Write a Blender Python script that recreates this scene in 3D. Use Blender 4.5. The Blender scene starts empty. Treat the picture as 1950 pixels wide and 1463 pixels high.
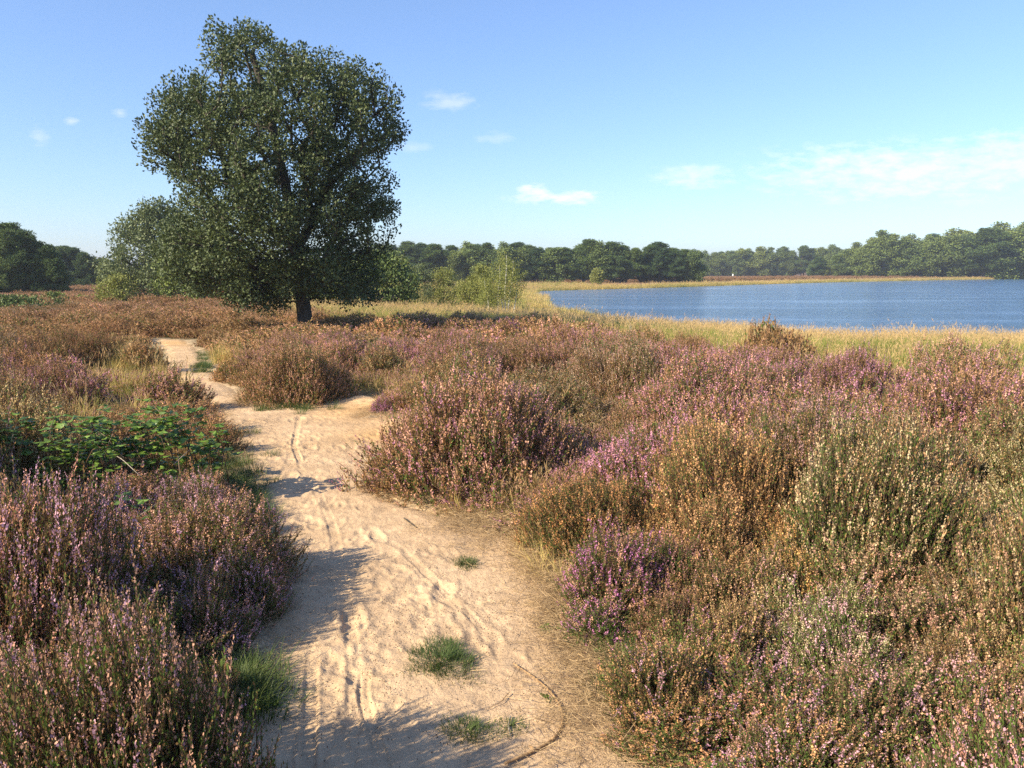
import bpy, math, random
import numpy as np
R = math.radians
S = bpy.context.scene
COL = S.collection
rng = np.random.default_rng(7)
random.seed(7)

# ---------------------------------------------------------------- camera
CAMH, PITCH, F, CU, CV = 1.75, R(8.05), 1530.0, 975.0, 731.5
cd = bpy.data.cameras.new('camera'); cam = bpy.data.objects.new('camera', cd); COL.objects.link(cam)
cam.location = (0, 0, CAMH); cam.rotation_euler = (R(90) - PITCH, 0, 0)
cd.sensor_width = 36; cd.lens = F / 1950 * 36; cd.clip_start = 0.05; cd.clip_end = 6000
S.camera = cam
S.view_settings.view_transform = 'Standard'; S.view_settings.look = 'None'
S.view_settings.exposure = 1.0; S.view_settings.gamma = 1
S.render.engine = 'CYCLES'
S.cycles.use_denoising = False
S.cycles.max_bounces = 6; S.cycles.diffuse_bounces = 3; S.cycles.glossy_bounces = 2
S.cycles.transmission_bounces = 3; S.cycles.transparent_max_bounces = 4; S.cycles.volume_bounces = 0

# ---------------------------------------------------------------- sky and sun
SUN_EL, SUN_AZ = R(33), R(-122)      # azimuth from +Y, clockwise
W = bpy.data.worlds.new('World'); S.world = W; W.use_nodes = True
wn, wl = W.node_tree.nodes, W.node_tree.links
def N(nodes, t, **kw):
    n = nodes.new(t)
    for k, v in kw.items(): setattr(n, k, v)
    return n
sky = N(wn, 'ShaderNodeTexSky', sky_type='NISHITA', sun_disc=False, sun_elevation=SUN_EL, sun_rotation=SUN_AZ)
sky.air_density = 1.0; sky.dust_density = 0.35; sky.ozone_density = 2.5
tint = N(wn, 'ShaderNodeMix', data_type='RGBA', blend_type='MULTIPLY')
tint.inputs[0].default_value = 1; tint.inputs[7].default_value = (0.89, 0.935, 1.07, 1)
wl.new(sky.outputs[0], tint.inputs[6])
def math_node(nodes, links, op, a, b=None, c=None):
    m = N(nodes, 'ShaderNodeMath', operation=op)
    for i, x in enumerate((a, b, c)):
        if x is None: continue
        if isinstance(x, (int, float)): m.inputs[i].default_value = x
        else: links.new(x, m.inputs[i])
    return m.outputs[0]
def WM(op, a, b=None, c=None): return math_node(wn, wl, op, a, b, c)
tc = N(wn, 'ShaderNodeTexCoord')
sx = N(wn, 'ShaderNodeSeparateXYZ'); wl.new(tc.outputs['Generated'], sx.inputs[0])
ysafe = WM('MAXIMUM', sx.outputs[1], 0.05)
saz = WM('DIVIDE', sx.outputs[0], ysafe); sel = WM('DIVIDE', sx.outputs[2], ysafe)
front = WM('GREATER_THAN', sx.outputs[1], 0.05)
comb = N(wn, 'ShaderNodeCombineXYZ'); wl.new(saz, comb.inputs[0]); wl.new(sel, comb.inputs[1])
mp = N(wn, 'ShaderNodeMapping'); mp.inputs['Scale'].default_value = (1.0, 2.6, 1); wl.new(comb.outputs[0], mp.inputs[0])
nz = N(wn, 'ShaderNodeTexNoise'); nz.inputs['Scale'].default_value = 30; nz.inputs['Detail'].default_value = 7; nz.inputs['Roughness'].default_value = 0.62
wl.new(mp.outputs[0], nz.inputs[0])
total = None
# clouds low over the horizon: azimuth tangent, elevation tangent, half sizes, density
clouds = [(.47, .118, .24, .048, .55), (.60, .130, .18, .048, .50), (.22, .112, .070, .020, .42), (.055, .088, .075, .0125, .8), (.03, .095, .03, .012, .9),
          (-.075, .200, .045, .018, .30), (-.02, .157, .03, .013, .18), (-.12, .148, .03, .01, .18),
          (-.53, .178, .014, .007, .30), (-.57, .160, .016, .016, .2), (-.47, .187, .014, .007, .3)]
for a, e, wa, we, dn in clouds:
    dx = WM('DIVIDE', WM('SUBTRACT', saz, a), wa); dy = WM('DIVIDE', WM('SUBTRACT', sel, e), we)
    d = WM('SQRT', WM('ADD', WM('MULTIPLY', dx, dx), WM('MULTIPLY', dy, dy)))
    f = WM('MULTIPLY', WM('MAXIMUM', WM('SUBTRACT', 1.0, d), 0.0), 1.0)
    thr = WM('SUBTRACT', WM('ADD', nz.outputs[0], WM('MULTIPLY', f, 0.36)), 0.56)
    v = WM('MULTIPLY', WM('MINIMUM', WM('MAXIMUM', WM('MULTIPLY', thr, 3.2), 0.0), 1.0), WM('MULTIPLY', WM('MINIMUM', WM('MULTIPLY', f, 3.0), 1.0), dn))
    total = v if total is None else WM('MAXIMUM', total, v)
total = WM('MULTIPLY', total, front)
cm = N(wn, 'ShaderNodeMix', data_type='RGBA')
hr = N(wn, 'ShaderNodeValToRGB'); hr.color_ramp.elements[0].color = (.74, .82, .93, 1); hr.color_ramp.elements[1].color = (1, 1, 1, 1); hr.color_ramp.elements[1].position = .40
wl.new(sx.outputs[2], hr.inputs[0]); t2_ = N(wn, 'ShaderNodeMix', data_type='RGBA', blend_type='MULTIPLY'); t2_.inputs[0].default_value = 1; wl.new(tint.outputs[2], t2_.inputs[6]); wl.new(hr.outputs[0], t2_.inputs[7])
wl.new(total, cm.inputs[0]); wl.new(t2_.outputs[2], cm.inputs[6]); cm.inputs[7].default_value = (6.2, 6.1, 6.6, 1)
bg = wn['Background']; wl.new(cm.outputs[2], bg.inputs[0]); bg.inputs[1].default_value = 0.108

sl = bpy.data.lights.new('sun', 'SUN'); so = bpy.data.objects.new('sun', sl); COL.objects.link(so)
sl.energy = 5.0; sl.angle = R(0.55); sl.color = (1.0, 0.85, 0.62)
tosun = np.array([math.sin(SUN_AZ) * math.cos(SUN_EL), math.cos(SUN_AZ) * math.cos(SUN_EL), math.sin(SUN_EL)])
from mathutils import Vector
so.rotation_euler = Vector(tosun).to_track_quat('Z', 'Y').to_euler(); so.location = (-20, -10, 30)

# ---------------------------------------------------------------- numeric helpers
def _h(ix, iy, seed):
    n = (ix.astype(np.int64) * 374761393 + iy.astype(np.int64) * 668265263 + seed * 1274126177) & 0xffffffff
    n = ((n ^ (n >> 13)) * 1274126177) & 0xffffffff
    return ((n ^ (n >> 16)) & 0xffff) / 65535.0
def vnoise(x, y, seed=0):
    x = np.asarray(x, float); y = np.asarray(y, float)
    ix, iy = np.floor(x), np.floor(y); fx, fy = x - ix, y - iy
    fx = fx * fx * (3 - 2 * fx); fy = fy * fy * (3 - 2 * fy)
    a, b, c, d = _h(ix, iy, seed), _h(ix + 1, iy, seed), _h(ix, iy + 1, seed), _h(ix + 1, iy + 1, seed)
    return (a + (b - a) * fx) * (1 - fy) + (c + (d - c) * fx) * fy
def fbm(x, y, seed=0, o=4):
    s = 0; a = .5; t = 0
    for k in range(o):
        s = s + a * vnoise(x * 2 ** k, y * 2 ** k, seed + k); t += a; a *= .5
    return s / t
def sstep(a, b, x):
    t = np.clip((x - a) / (b - a), 0, 1); return t * t * (3 - 2 * t)
def poly_sd(px, py, P):
    """signed distance to polygon, positive inside"""
    px = np.asarray(px, float); py = np.asarray(py, float); P = np.asarray(P, float)
    d = np.full(px.shape, 1e18); ins = np.zeros(px.shape, bool)
    for i in range(len(P)):
        a, b = P[i], P[(i + 1) % len(P)]; e = b - a
        wx, wy = px - a[0], py - a[1]
        t = np.clip((wx * e[0] + wy * e[1]) / (e @ e), 0, 1)
        d = np.minimum(d, (wx - t * e[0]) ** 2 + (wy - t * e[1]) ** 2)
        c = (a[1] > py) != (b[1] > py)
        with np.errstate(divide='ignore', invalid='ignore'):
            xx = (b[0] - a[0]) * (py - a[1]) / (b[1] - a[1] + 1e-30) + a[0]
        ins ^= c & (px < xx)
    return np.where(ins, 1, -1) * np.sqrt(d)
def ray(u, v):
    cx, cy = (u - CU) / F, (CV - v) / F
    return np.array([cx, math.cos(PITCH) + cy * math.sin(PITCH), -math.sin(PITCH) + cy * math.cos(PITCH)])
def at(u, v, z=0.0):
    d = ray(u, v); t = (z - CAMH) / d[2]; return np.array([d[0] * t, d[1] * t])

LAKEZ = -1.0
LAKE = [(60, 22), (30, 25), (18.5, 29.5), (15.5, 31.0), (13.2, 29.3), (11.8, 31), (10.5, 34), (6.8, 39), (4.6, 46), (3.0, 58), (2.5, 68),
        (3.2, 82), (2.0, 98), (3.0, 109), (14, 120), (30, 137), (48, 160), (72, 186), (115, 225), (170, 268), (277, 322), (420, 340), (420, 20)]
def height(x, y):
    x = np.asarray(x, float); y = np.asarray(y, float)
    sd = -poly_sd(x, y, LAKE)                       # positive on land
    sd = sd + (fbm(x * .25, y * .25, 31, 3) - .5) * 2.0
    land = 0.0 - 0.55 * sstep(24, 60, y)
    land = land + 0.18 * (fbm(x * .22, y * .22, 5, 3) - .5) * sstep(1.5, 9, np.hypot(x, y))
    w = sstep(0, 16, sd)
    near = np.where(y < 75, 1, 0)
    w = np.where(near == 1, w, sstep(0, 6, sd) * .9 + .1 * sstep(0, 30, sd))
    sh = LAKEZ + 0.06 + (land - LAKEZ - 0.06) * w
    return np.where(sd < 0, LAKEZ + 0.06 + np.clip(sd * .22, -1.2, 0), sh)
def hz(x, y): return float(height(np.array([x]), np.array([y]))[0])
def atg(u, v):
    z = 0.0
    for _ in range(6):
        p = at(u, v, z); z = hz(*p)
    return np.array([p[0], p[1], z])

PATH_PX = [(300, 640), (318, 662), (322, 688), (345, 722), (384, 742), (405, 770), (420, 800), (440, 850), (455, 900), (462, 950), (452, 1010), (520, 1080),
           (545, 1130), (500, 1220), (440, 1330), (380, 1463), (150, 1900), (300, 2600), (1750, 2600), (1330, 1700), (1240, 1463), (1170, 1340), (1120, 1230), (1100, 1130), (1065, 1040), (900, 985),
           (800, 970), (700, 940), (735, 880), (790, 825), (765, 795), (690, 800), (720, 755), (645, 740), (540, 775), (470, 775), (440, 735), (415, 722), (395, 690), (368, 660), (352, 643)]
PATH = np.array([at(u, v) for u, v in PATH_PX])
def path_sd(x, y):
    s = poly_sd(x, y, PATH)
    return s + (fbm(np.asarray(x) * 5, np.asarray(y) * 5, 77, 3) - .5) * .22

# ---------------------------------------------------------------- mesh + object helpers
def build(name, V, Q, mat=None, parent=None, dat=None, smooth=False, extra=None, link=True):
    V = np.asarray(V, np.float32); Q = np.asarray(Q, np.int32)
    me = bpy.data.meshes.new(name); nv, nf = len(V), len(Q)
    k = Q.shape[1]
    me.vertices.add(nv); me.vertices.foreach_set('co', V.ravel())
    me.loops.add(nf * k); me.loops.foreach_set('vertex_index', Q.ravel())
    me.polygons.add(nf); me.polygons.foreach_set('loop_start', np.arange(0, nf * k, k, dtype=np.int32))
    if smooth: me.polygons.foreach_set('use_smooth', np.ones(nf, bool))
    me.update(calc_edges=True)
    if dat is not None:
        a = me.attributes.new('dat', 'FLOAT_COLOR', 'POINT')
        d = np.ones((nv, 4), np.float32); d[:, :dat.shape[1]] = dat; a.data.foreach_set('color', d.ravel())
    for n, arr in (extra or {}).items():
        a = me.attributes.new(n, 'FLOAT_COLOR', 'POINT')
        d = np.ones((nv, 4), np.float32); d[:, :3] = arr; a.data.foreach_set('color', d.ravel())
    if mat: me.materials.append(mat)
    o = bpy.data.objects.new(name, me)
    if link: COL.objects.link(o)
    if parent: o.parent = parent
    return o
def thing(name, loc, label, cat, group=None, rz=0, sc=1):
    o = bpy.data.objects.new(name, None); COL.objects.link(o); o.location = loc; o.rotation_euler = (0, 0, rz)
    o.scale = (sc, sc, sc) if isinstance(sc, (int, float)) else sc
    o.empty_display_size = .2
    return tag(o, label, cat, group)
def tag(o, label=None, cat=None, group=None, kind=None):
    if label: o['label'] = label
    if cat: o['category'] = cat
    if group: o['group'] = group
    if kind: o['kind'] = kind
    return o
def norm(a): return a / (np.linalg.norm(a, axis=-1, keepdims=True) + 1e-12)
def frames(D, spin):
    """rotation matrices (N,3,3) sending local z to D, spun"""
    D = norm(D); ref = np.where(np.abs(D[:, 2:3]) > .95, np.array([[1., 0, 0]]), np.array([[0., 0, 1]]))
    X = norm(np.cross(ref, D)); Y = np.cross(D, X)
    c, s = np.cos(spin)[:, None], np.sin(spin)[:, None]
    return np.stack([X * c + Y * s, -X * s + Y * c, D], axis=2)
def stamp(temps, P, D, sc, spin, which=None, gdat=None):
    """temps: list of (V,Q,dat[n,2] part,piece). returns merged V,Q,dat(part,rnd,piece)"""
    Vs, Qs, Ds = [], [], []; off = 0
    if which is None: which = rng.integers(0, len(temps), len(P))
    if gdat is None: gdat = rng.random(len(P))
    sc = np.broadcast_to(np.asarray(sc, float), (len(P),)) if np.ndim(sc) < 2 else sc
    M = frames(D, spin)
    for t, (tv, tq, td) in enumerate(temps):
        ix = np.nonzero(which == t)[0]
        if not len(ix): continue
        v = np.einsum('nij,kj->nki', M[ix], tv) * sc[ix][:, None, None] + P[ix][:, None, :]
        q = tq[None] + (np.arange(len(ix)) * len(tv))[:, None, None] + off
        d = np.empty((len(ix), len(tv), 3)); d[..., 0] = td[:, 0]; d[..., 1] = gdat[ix][:, None]; d[..., 2] = td[:, 1]
        Vs.append(v.reshape(-1, 3)); Qs.append(q.reshape(-1, 4)); Ds.append(d.reshape(-1, 3)); off += len(ix) * len(tv)
    return np.concatenate(Vs), np.concatenate(Qs), np.concatenate(Ds)
def merge(parts):
    V, Q, D, off = [], [], [], 0
    for v, q, d in parts:
        V.append(v); Q.append(q + off); D.append(d); off += len(v)
    return np.concatenate(V), np.concatenate(Q), np.concatenate(D)
def quad(c, ax, w, nrm_hint, part, piece, l=None):
    """leaf quad from c along ax"""
    ax = np.asarray(ax, float); s = np.cross(ax, nrm_hint); s = s / (np.linalg.norm(s) + 1e-9) * w / 2
    c = np.asarray(c, float)
    return [c, c + ax * .5 + s, c + ax, c + ax * .5 - s], part, piece
def from_quads(qs):
    V = np.array([v for q in qs for v in q[0]], float)
    Q = np.arange(len(V)).reshape(-1, 4)
    D = np.array([[q[1], q[2]] for q in qs for _ in range(4)], float)
    return V, Q, D
def tube(P, rad, sides=4, part=0.0, piece=None):
    """tube along a polyline; returns V,Q,dat3"""
    P = np.asarray(P, float); n = len(P); rad = np.broadcast_to(rad, (n,))
    T = norm(np.gradient(P, axis=0)); M = frames(T, np.zeros(n))
    a = np.arange(sides) * 2 * math.pi / sides
    ring = np.stack([np.cos(a), np.sin(a), 0 * a], 1)
    V = (np.einsum('nij,kj->nki', M, ring) * rad[:, None, None] + P[:, None]).reshape(-1, 3)
    Q = []
    for i in range(n - 1):
        for k in range(sides):
            k2 = (k + 1) % sides
            Q.append((i * sides + k, i * sides + k2, (i + 1) * sides + k2, (i + 1) * sides + k))
    if sides == 4:
        Q.append((3, 2, 1, 0)); o = (n - 1) * 4; Q.append((o, o + 1, o + 2, o + 3))
    D = np.zeros((len(V), 3)); D[:, 0] = part; D[:, 1] = random.random(); D[:, 2] = random.random() if piece is None else piece
    return V, np.array(Q), D
def segs(A, B, ra, rb, sides=4, part=0.0):
    """many straight tapered tubes at once"""
    n = len(A); M = frames(B - A, np.zeros(n)); a = np.arange(sides) * 2 * math.pi / sides
    ring = np.stack([np.cos(a), np.sin(a), 0 * a], 1); r3 = np.einsum('nij,kj->nki', M, ring)
    V = np.concatenate([r3 * ra[:, None, None] + A[:, None], r3 * rb[:, None, None] + B[:, None]], 1).reshape(-1, 3)
    base = np.array([(k, (k + 1) % sides, sides + (k + 1) % sides, sides + k) for k in range(sides)])
    Q = (base[None] + (np.arange(n) * 2 * sides)[:, None, None]).reshape(-1, 4)
    D = np.zeros((len(V), 3)); D[:, 0] = part; D[:, 1] = np.repeat(rng.random(n), 2 * sides); D[:, 2] = .5
    return V, Q, D

# ---------------------------------------------------------------- materials
def new_mat(name):
    m = bpy.data.materials.new(name); m.use_nodes = True
    nt = m.node_tree; nt.nodes.clear(); return m, nt.nodes, nt.links
def ramp(n, l, fac, stops, interp='LINEAR'):
    r = N(n, 'ShaderNodeValToRGB'); cr = r.color_ramp; cr.interpolation = interp
    while len(cr.elements) < len(stops): cr.elements.new(.5)
    for e, (p, c) in zip(cr.elements, stops): e.position = p; e.color = (*c, 1)
    l.new(fac, r.inputs[0]); return r.outputs[0]
def mixc(n, l, f, a, b, mode='MIX'):
    m = N(n, 'ShaderNodeMix', data_type='RGBA', blend_type=mode)
    for i, x in ((0, f), (6, a), (7, b)):
        if isinstance(x, (int, float)): m.inputs[i].default_value = x
        elif isinstance(x, tuple): m.inputs[i].default_value = (*x, 1)
        else: l.new(x, m.inputs[i])
    return m.outputs[2]
def leafy(n, l, colour, rough=.6, trans=.3, spec=.3):
    """principled + a little light through the leaf"""
    p = N(n, 'ShaderNodeBsdfPrincipled'); l.new(colour, p.inputs['Base Color']); p.inputs['Roughness'].default_value = rough
    p.inputs['Specular IOR Level'].default_value = spec
    t = N(n, 'ShaderNodeBsdfTranslucent'); l.new(colour, t.inputs[0])
    m = N(n, 'ShaderNodeMixShader'); m.inputs[0].default_value = trans; l.new(p.outputs[0], m.inputs[1]); l.new(t.outputs[0], m.inputs[2])
    o = N(n, 'ShaderNodeOutputMaterial'); l.new(m.outputs[0], o.inputs[0])
def inst_attr(n, name): return N(n, 'ShaderNodeAttribute', attribute_type='INSTANCER', attribute_name=name)

def heather_material():
    m, n, l = new_mat('heather')
    M = lambda op, a, b=None: math_node(n, l, op, a, b)
    a = N(n, 'ShaderNodeAttribute', attribute_name='dat'); s = N(n, 'ShaderNodeSeparateColor'); l.new(a.outputs[0], s.inputs[0])
    part, rs, rp = s.outputs
    bloom, fade, hp = inst_attr(n, 'bloom'), inst_attr(n, 'fade'), inst_attr(n, 'hp')
    hs = N(n, 'ShaderNodeSeparateXYZ'); l.new(hp.outputs['Vector'], hs.inputs[0])
    mixr, green, bright = hs.outputs
    gp_ = N(n, 'ShaderNodeNewGeometry'); t1 = N(n, 'ShaderNodeTexNoise'); t1.inputs['Scale'].default_value = 3.2; t1.inputs['Detail'].default_value = 3; l.new(gp_.outputs['Position'], t1.inputs[0])
    t2 = N(n, 'ShaderNodeTexNoise'); t2.inputs['Scale'].default_value = 1.7; t2.inputs['Detail'].default_value = 2; l.new(gp_.outputs['Position'], t2.inputs[0])
    mixr = M('ADD', mixr, M('MULTIPLY', M('SUBTRACT', t1.outputs[0], .5), 1.1))
    green = M('ADD', green, M('MULTIPLY', M('SUBTRACT', t2.outputs[0], .5), 1.6))
    fresh = M('LESS_THAN', M('ADD', M('MULTIPLY', rs, .75), M('MULTIPLY', rp, .25)), mixr)
    fl = mixc(n, l, fresh, fade.outputs['Color'], bloom.outputs['Color'])
    val = M('ADD', .74, M('MULTIPLY', rp, .5))
    cb = N(n, 'ShaderNodeCombineColor'); [l.new(val, cb.inputs[i]) for i in range(3)]
    fl = mixc(n, l, 1.0, fl, cb.outputs[0], 'MULTIPLY')
    lf = mixc(n, l, M('LESS_THAN', rp, green), (.34, .205, .085), (.135, .205, .045))
    lf = mixc(n, l, 1.0, lf, cb.outputs[0], 'MULTIPLY')
    st = (.17, .115, .075)
    c = mixc(n, l, M('GREATER_THAN', part, .25), st, lf)
    c = mixc(n, l, M('GREATER_THAN', part, .75), c, fl)
    cb2 = N(n, 'ShaderNodeCombineColor'); [l.new(bright, cb2.inputs[i]) for i in range(3)]
    c = mixc(n, l, 1.0, c, cb2.outputs[0], 'MULTIPLY')
    leafy(n, l, c, .7, .34, .2); return m
def two_tone(name, lo, hi, wood=(.10, .08, .06), rough=.5, trans=.3, spec=.4, inst=False, vary=False):
    m, n, l = new_mat(name)
    M = lambda op, a, b=None: math_node(n, l, op, a, b)
    a = N(n, 'ShaderNodeAttribute', attribute_name='dat'); s = N(n, 'ShaderNodeSeparateColor'); l.new(a.outputs[0], s.inputs[0])
    part, rs, rp = s.outputs
    f = M('ADD', M('MULTIPLY', rs, .6), M('MULTIPLY', rp, .4))
    if inst:
        g = inst_attr(n, 'hp'); gs = N(n, 'ShaderNodeSeparateXYZ'); l.new(g.outputs['Vector'], gs.inputs[0])
        f = M('MINIMUM', M('MAXIMUM', M('ADD', M('MULTIPLY', M('SUBTRACT', f, .5), .8), gs.outputs[0]), 0.0), 1.0)
    c = mixc(n, l, f, lo, hi)
    val = M('ADD', .7, M('MULTIPLY', rp, .6)); cb = N(n, 'ShaderNodeCombineColor'); [l.new(val, cb.inputs[i]) for i in range(3)]
    c = mixc(n, l, 1.0, c, cb.outputs[0], 'MULTIPLY')
    if vary:
        oi = N(n, 'ShaderNodeObjectInfo'); c = mixc(n, l, 1.0, c, ramp(n, l, oi.outputs['Random'], [(0, (.70, .80, .85)), (.3, (.95, 1.0, .9)), (.55, (1.25, 1.2, .8)), (.75, (.8, .9, .8)), (1, (1.35, 1.25, 1.0))]), 'MULTIPLY')
    c = mixc(n, l, M('LESS_THAN', part, .25), c, wood)
    leafy(n, l, c, rough, trans, spec); return m
def bark_material(name, a, b, scale=8, bump=.4):
    m, n, l = new_mat(name)
    tc = N(n, 'ShaderNodeTexCoord'); mp = N(n, 'ShaderNodeMapping'); mp.inputs['Scale'].default_value = (scale * 2, scale * 2, scale * .5); l.new(tc.outputs['Object'], mp.inputs[0])
    t = N(n, 'ShaderNodeTexNoise'); t.inputs['Scale'].default_value = 1; t.inputs['Detail'].default_value = 5; l.new(mp.outputs[0], t.inputs[0])
    c = ramp(n, l, t.outputs[0], [(.35, a), (.68, b)])
    p = N(n, 'ShaderNodeBsdfPrincipled'); l.new(c, p.inputs['Base Color']); p.inputs['Roughness'].default_value = .9
    bp = N(n, 'ShaderNodeBump'); bp.inputs['Strength'].default_value = bump; bp.inputs['Distance'].default_value = .03; l.new(t.outputs[0], bp.inputs['Height']); l.new(bp.outputs[0], p.inputs['Normal'])
    o = N(n, 'ShaderNodeOutputMaterial'); l.new(p.outputs[0], o.inputs[0]); return m
def plain(name, c, rough=.7):
    m, n, l = new_mat(name); p = N(n, 'ShaderNodeBsdfPrincipled'); p.inputs['Base Color'].default_value = (*c, 1); p.inputs['Roughness'].default_value = rough
    o = N(n, 'ShaderNodeOutputMaterial'); l.new(p.outputs[0], o.inputs[0]); return m

M_HEATHER = heather_material()
M_OAK = two_tone('oak_leaves', (.030, .054, .020), (.120, .150, .052), rough=.5, trans=.2, spec=.35)
M_PINE = two_tone('pine_needles', (.045, .085, .038), (.115, .165, .055), rough=.6, trans=.1, spec=.2, vary=True)
M_BROAD = two_tone('broad_leaves', (.060, .095, .032), (.165, .205, .060), rough=.5, trans=.15, spec=.3, vary=True)
M_WILLOW = two_tone('grey_green_leaves', (.075, .11, .045), (.19, .225, .09), rough=.5, trans=.25, spec=.4)
M_BIRCH = two_tone('birch_leaves', (.13, .17, .040), (.32, .32, .08), rough=.5, trans=.3, spec=.3)
M_BRAMBLE = two_tone('bramble_leaves', (.045, .105, .018), (.17, .27, .045), wood=(.20, .13, .08), rough=.4, trans=.3, spec=.5)
M_TALLGRASS = two_tone('tall_grass', (.22, .28, .05), (.66, .50, .19), wood=(.60, .42, .20), rough=.6, trans=.35, spec=.2, inst=True)
M_SHORTGRASS = two_tone('short_grass', (.045, .095, .020), (.16, .19, .055), wood=(.35, .27, .13), rough=.5, trans=.3, spec=.4, inst=True)
M_STRAW = two_tone('straw', (.30, .21, .11), (.52, .38, .21), wood=(.13, .085, .055), rough=.7, trans=.15, spec=.2)
M_RUST = two_tone('rust_leaves', (.14, .04, .02), (.26, .09, .035), rough=.6)
M_OAKBARK = bark_material('oak_bark', (.022, .019, .015), (.075, .062, .045))
M_PINEBARK = bark_material('pine_bark', (.05, .035, .028), (.17, .10, .07), 2)
M_BIRCHBARK = bark_material('birch_bark', (.42, .40, .36), (.72, .70, .64), 5, .1)
M_TWIG = bark_material('dead_twig', (.20, .17, .13), (.42, .37, .30), 20, .1)
M_STICK = bark_material('path_stick', (.22, .13, .06), (.46, .30, .15), 14, .2)

def ground_material():
    m, n, l = new_mat('heath_soil')
    geo = N(n, 'ShaderNodeNewGeometry'); a = N(n, 'ShaderNodeAttribute', attribute_name='gcol')
    t = N(n, 'ShaderNodeTexNoise'); t.inputs['Scale'].default_value = 6; t.inputs['Detail'].default_value = 8; t.inputs['Roughness'].default_value = .7; l.new(geo.outputs['Position'], t.inputs[0])
    t2 = N(n, 'ShaderNodeTexNoise'); t2.inputs['Scale'].default_value = 45; t2.inputs['Detail'].default_value = 4; l.new(geo.outputs['Position'], t2.inputs[0])
    v = ramp(n, l, t.outputs[0], [(.3, (.55, .55, .55)), (.7, (1.4, 1.35, 1.25))])
    v2 = ramp(n, l, t2.outputs[0], [(.35, (.6, .6, .6)), (.65, (1.3, 1.3, 1.3))])
    c = mixc(n, l, 1.0, a.outputs[0], v, 'MULTIPLY'); c = mixc(n, l, 1.0, c, v2, 'MULTIPLY')
    p = N(n, 'ShaderNodeBsdfPrincipled'); l.new(c, p.inputs['Base Color']); p.inputs['Roughness'].default_value = .95
    b = N(n, 'ShaderNodeBump'); b.inputs['Strength'].default_value = .6; b.inputs['Distance'].default_value = .02; l.new(t2.outputs[0], b.inputs['Height']); l.new(b.outputs[0], p.inputs['Normal'])
    o = N(n, 'ShaderNodeOutputMaterial'); l.new(p.outputs[0], o.inputs[0]); return m
def sand_material():
    m, n, l = new_mat('sand')
    M = lambda op, a, b=None: math_node(n, l, op, a, b)
    geo = N(n, 'ShaderNodeNewGeometry'); a = N(n, 'ShaderNodeAttribute', attribute_name='gcol')
    def noise(s, d=5, r=.6):
        t = N(n, 'ShaderNodeTexNoise'); t.inputs['Scale'].default_value = s; t.inputs['Detail'].default_value = d; t.inputs['Roughness'].default_value = r
        l.new(geo.outputs['Position'], t.inputs[0]); return t.outputs[0]
    big, mid, fine, grit = noise(1.6), noise(11, 6, .7), noise(70, 4, .7), noise(330, 2)
    c = mixc(n, l, 1.0, a.outputs[0], ramp(n, l, big, [(.35, (.84, .83, .82)), (.65, (1.1, 1.1, 1.1))]), 'MULTIPLY')
    c = mixc(n, l, 1.0, c, ramp(n, l, mid, [(.3, (.80, .78, .76)), (.62, (1.08, 1.07, 1.05))]), 'MULTIPLY')
    c = mixc(n, l, 1.0, c, ramp(n, l, grit, [(.34, (.72, .68, .64)), (.5, (1.04, 1.04, 1.04))]), 'MULTIPLY')
    # dark crumbs of peat and heather litter
    cr = ramp(n, l, fine, [(.655, (0, 0, 0)), (.70, (1, 1, 1))])
    msk = ramp(n, l, mid, [(.52, (0, 0, 0)), (.64, (1, 1, 1))])
    c = mixc(n, l, M('MULTIPLY', cr, msk), c, (.16, .11, .07))
    p = N(n, 'ShaderNodeBsdfPrincipled'); l.new(c, p.inputs['Base Color']); p.inputs['Roughness'].default_value = .95; p.inputs['Specular IOR Level'].default_value = .15
    hgt = M('ADD', M('MULTIPLY', mid, 1.0), M('ADD', M('MULTIPLY', fine, .35), M('MULTIPLY', grit, .10)))
    b = N(n, 'ShaderNodeBump'); b.inputs['Strength'].default_value = .8; b.inputs['Distance'].default_value = .02; l.new(hgt, b.inputs['Height']); l.new(b.outputs[0], p.inputs['Normal'])
    o = N(n, 'ShaderNodeOutputMaterial'); l.new(p.outputs[0], o.inputs[0]); return m
def water_material():
    m, n, l = new_mat('lake_water')
    geo = N(n, 'ShaderNodeNewGeometry')
    def noise(sx, sy, d):
        mp = N(n, 'ShaderNodeMapping'); mp.inputs['Scale'].default_value = (sx, sy, 1); mp.inputs['Rotation'].default_value = (0, 0, .35); l.new(geo.outputs['Position'], mp.inputs[0])
        t = N(n, 'ShaderNodeTexNoise'); t.inputs['Scale'].default_value = 1; t.inputs['Detail'].default_value = d; l.new(mp.outputs[0], t.inputs[0]); return t.outputs[0]
    a, b_, c_ = noise(.9, 4.5, 3), noise(.035, .22, 3), noise(.2, 1.3, 2)
    p = N(n, 'ShaderNodeBsdfPrincipled'); p.inputs['Roughness'].default_value = .12; p.inputs['IOR'].default_value = 1.33
    p.inputs['Base Color'].default_value = (.08, .165, .30, 1)
    st = ramp(n, l, b_, [(.36, (.22, .22, .22)), (.60, (1, 1, 1))])
    h = math_node(n, l, 'ADD', a, math_node(n, l, 'MULTIPLY', c_, 1.2))
    b = N(n, 'ShaderNodeBump'); b.inputs['Distance'].default_value = .38; l.new(h, b.inputs['Height']); l.new(st, b.inputs['Strength']); l.new(b.outputs[0], p.inputs['Normal'])
    o = N(n, 'ShaderNodeOutputMaterial'); l.new(p.outputs[0], o.inputs[0]); return m
M_GROUND, M_SAND, M_WATER = ground_material(), sand_material(), water_material()

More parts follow.
